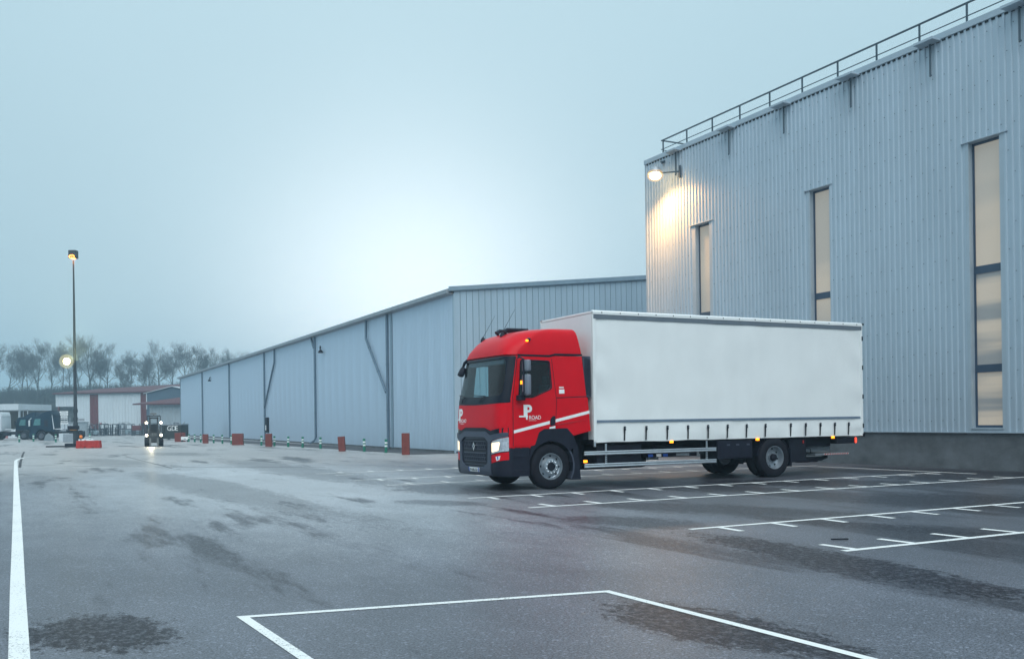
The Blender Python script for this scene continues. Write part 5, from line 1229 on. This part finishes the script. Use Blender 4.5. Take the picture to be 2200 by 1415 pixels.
PROTO = [grow(11, 17, 1.35), grow(23, 18, 1.1), grow(37, 16, 1.5, lean=.06), grow(41, 17, 1.25, bare=.15), grow(59, 15, 1.3, lean=-.05, bare=.1)]
KIND = ['broad bare winter tree with forked trunk in the fog on the bank', 'slender upright bare winter tree in the fog on the bank', 'bare winter tree with wide spreading limbs in the fog on the bank', 'dense bare winter tree branching low in the fog on the bank', 'small bushy bare winter tree in the fog on the bank']
TREES = [(-40, 735, 280, 1), (-12, 728, 262, 3), (18, 738, 285, 4), (45, 732, 268, 1), (80, 722, 252, 0), (112, 742, 300, 3), (135, 728, 275, 1), (172, 712, 300, 1), (196, 716, 258, 0), (232, 734, 262, 2), (256, 760, 250, 4), (280, 748, 270, 1), (306, 760, 255, 4), (342, 728, 262, 2), (372, 730, 290, 3), (400, 726, 270, 3), (428, 734, 285, 0), (452, 738, 270, 3), (486, 744, 300, 1), (510, 748, 285, 3), (540, 754, 300, 0), (575, 760, 310, 3), (610, 770, 315, 1), (60, 745, 310, 3), (215, 745, 315, 3), (325, 748, 310, 1), (150, 745, 320, 3), (-70, 740, 290, 0), (470, 752, 315, 3)]
HT = []
for tm, cm in PROTO: HT.append(max(v.co.z for v in cm.vertices))
for i, (px, ty, d, k) in enumerate(TREES):
    p = at(px, 900, d); s = p.dot(RGT); z0 = bank_z(d, s); topz = hz(ty, px, d); sc = max(.5, (topz - z0) / HT[k])
    where = 'behind the lamp mast' if 140 < px < 210 else 'above the loading canopy' if px < 60 else 'above the navy tractor units' if px < 140 else 'above the white shed' if px < 310 else 'above the grey lean-to' if px < 400 else 'above the far warehouse roof'
    t_ = thing('bare_tree', KIND[k].replace('in the fog on the bank', 'on the foggy bank ' + where), 'tree', (p.x, p.y, z0), i * 2.4, 'bare trees on the foggy bank')
    wd = sc * random.uniform(.9, 1.05)
    for nm, me in (('trunk', PROTO[k][0]), ('crown', PROTO[k][1])):
        o = obj(nm, me, t_); o.scale = (wd, wd, sc)
# thicket of brambles and saplings covering the bank
th = MB(); rg = random.Random(5)
for i in range(1500):
    d = rg.uniform(180, 310); px = rg.uniform(-120, 640); p = at(px, 900, d); s = p.dot(RGT); z = bank_z(d, s); h = rg.uniform(1.2, 3.4) * (1.25 if d > 255 else .8)
    for j in range(11):
        a = rg.uniform(0, 2 * PI); r_ = rg.uniform(.2, 1.0); b = Vector((p.x + rg.gauss(0, .9), p.y + rg.gauss(0, .9), z - .2)); hh_ = h * rg.uniform(.45, 1)
        m_ = b + Vector((math.cos(a) * r_ * .5, math.sin(a) * r_ * .5, hh_ * .6)); e_ = b + Vector((math.cos(a) * r_ * 1.3, math.sin(a) * r_ * 1.3, hh_))
        th.tube([b, m_, e_], [.05, .045, .02], 3, cap=False)
        for c in range(3): v = m_.lerp(e_, rg.uniform(0, .9)); th.tube([v, v + Vector((rg.gauss(0, .5), rg.gauss(0, .5), rg.uniform(.1, .6)))], [.03, .015], 3, cap=False)
o = th.build('bank_thicket', M('thicket_twigs', (.038, .036, .032), .95, var=.5, scale=.12)); tag(o, 'dark leafless thicket covering the bank under the foggy trees', 'thicket'); o['kind'] = 'stuff'

# ------------------------------------------------------------------ fog
hb = MB(); c = FWD * 330
hb.box((c.x, c.y, 24.0), (1500, 1500, 51.0)); hz_o = hb.build('haze', None) if False else obj('haze', hb.mesh('haze', MATS['bark']))
hm = bpy.data.materials.new('haze_air'); hm.use_nodes = True; t = hm.node_tree; t.nodes.clear()
o_ = N(t, 'ShaderNodeOutputMaterial'); pv = N(t, 'ShaderNodeVolumePrincipled'); pv.inputs['Color'].default_value = (.62, .86, 1.0, 1); pv.inputs['Density'].default_value = .0013; pv.inputs['Anisotropy'].default_value = .55
L(t, pv.outputs[0], o_.inputs['Volume']); hz_o.data.materials.clear(); hz_o.data.materials.append(hm)
hz_o['kind'] = 'stuff'; tag(hz_o, 'pale cold fog hanging over the whole yard', 'fog')
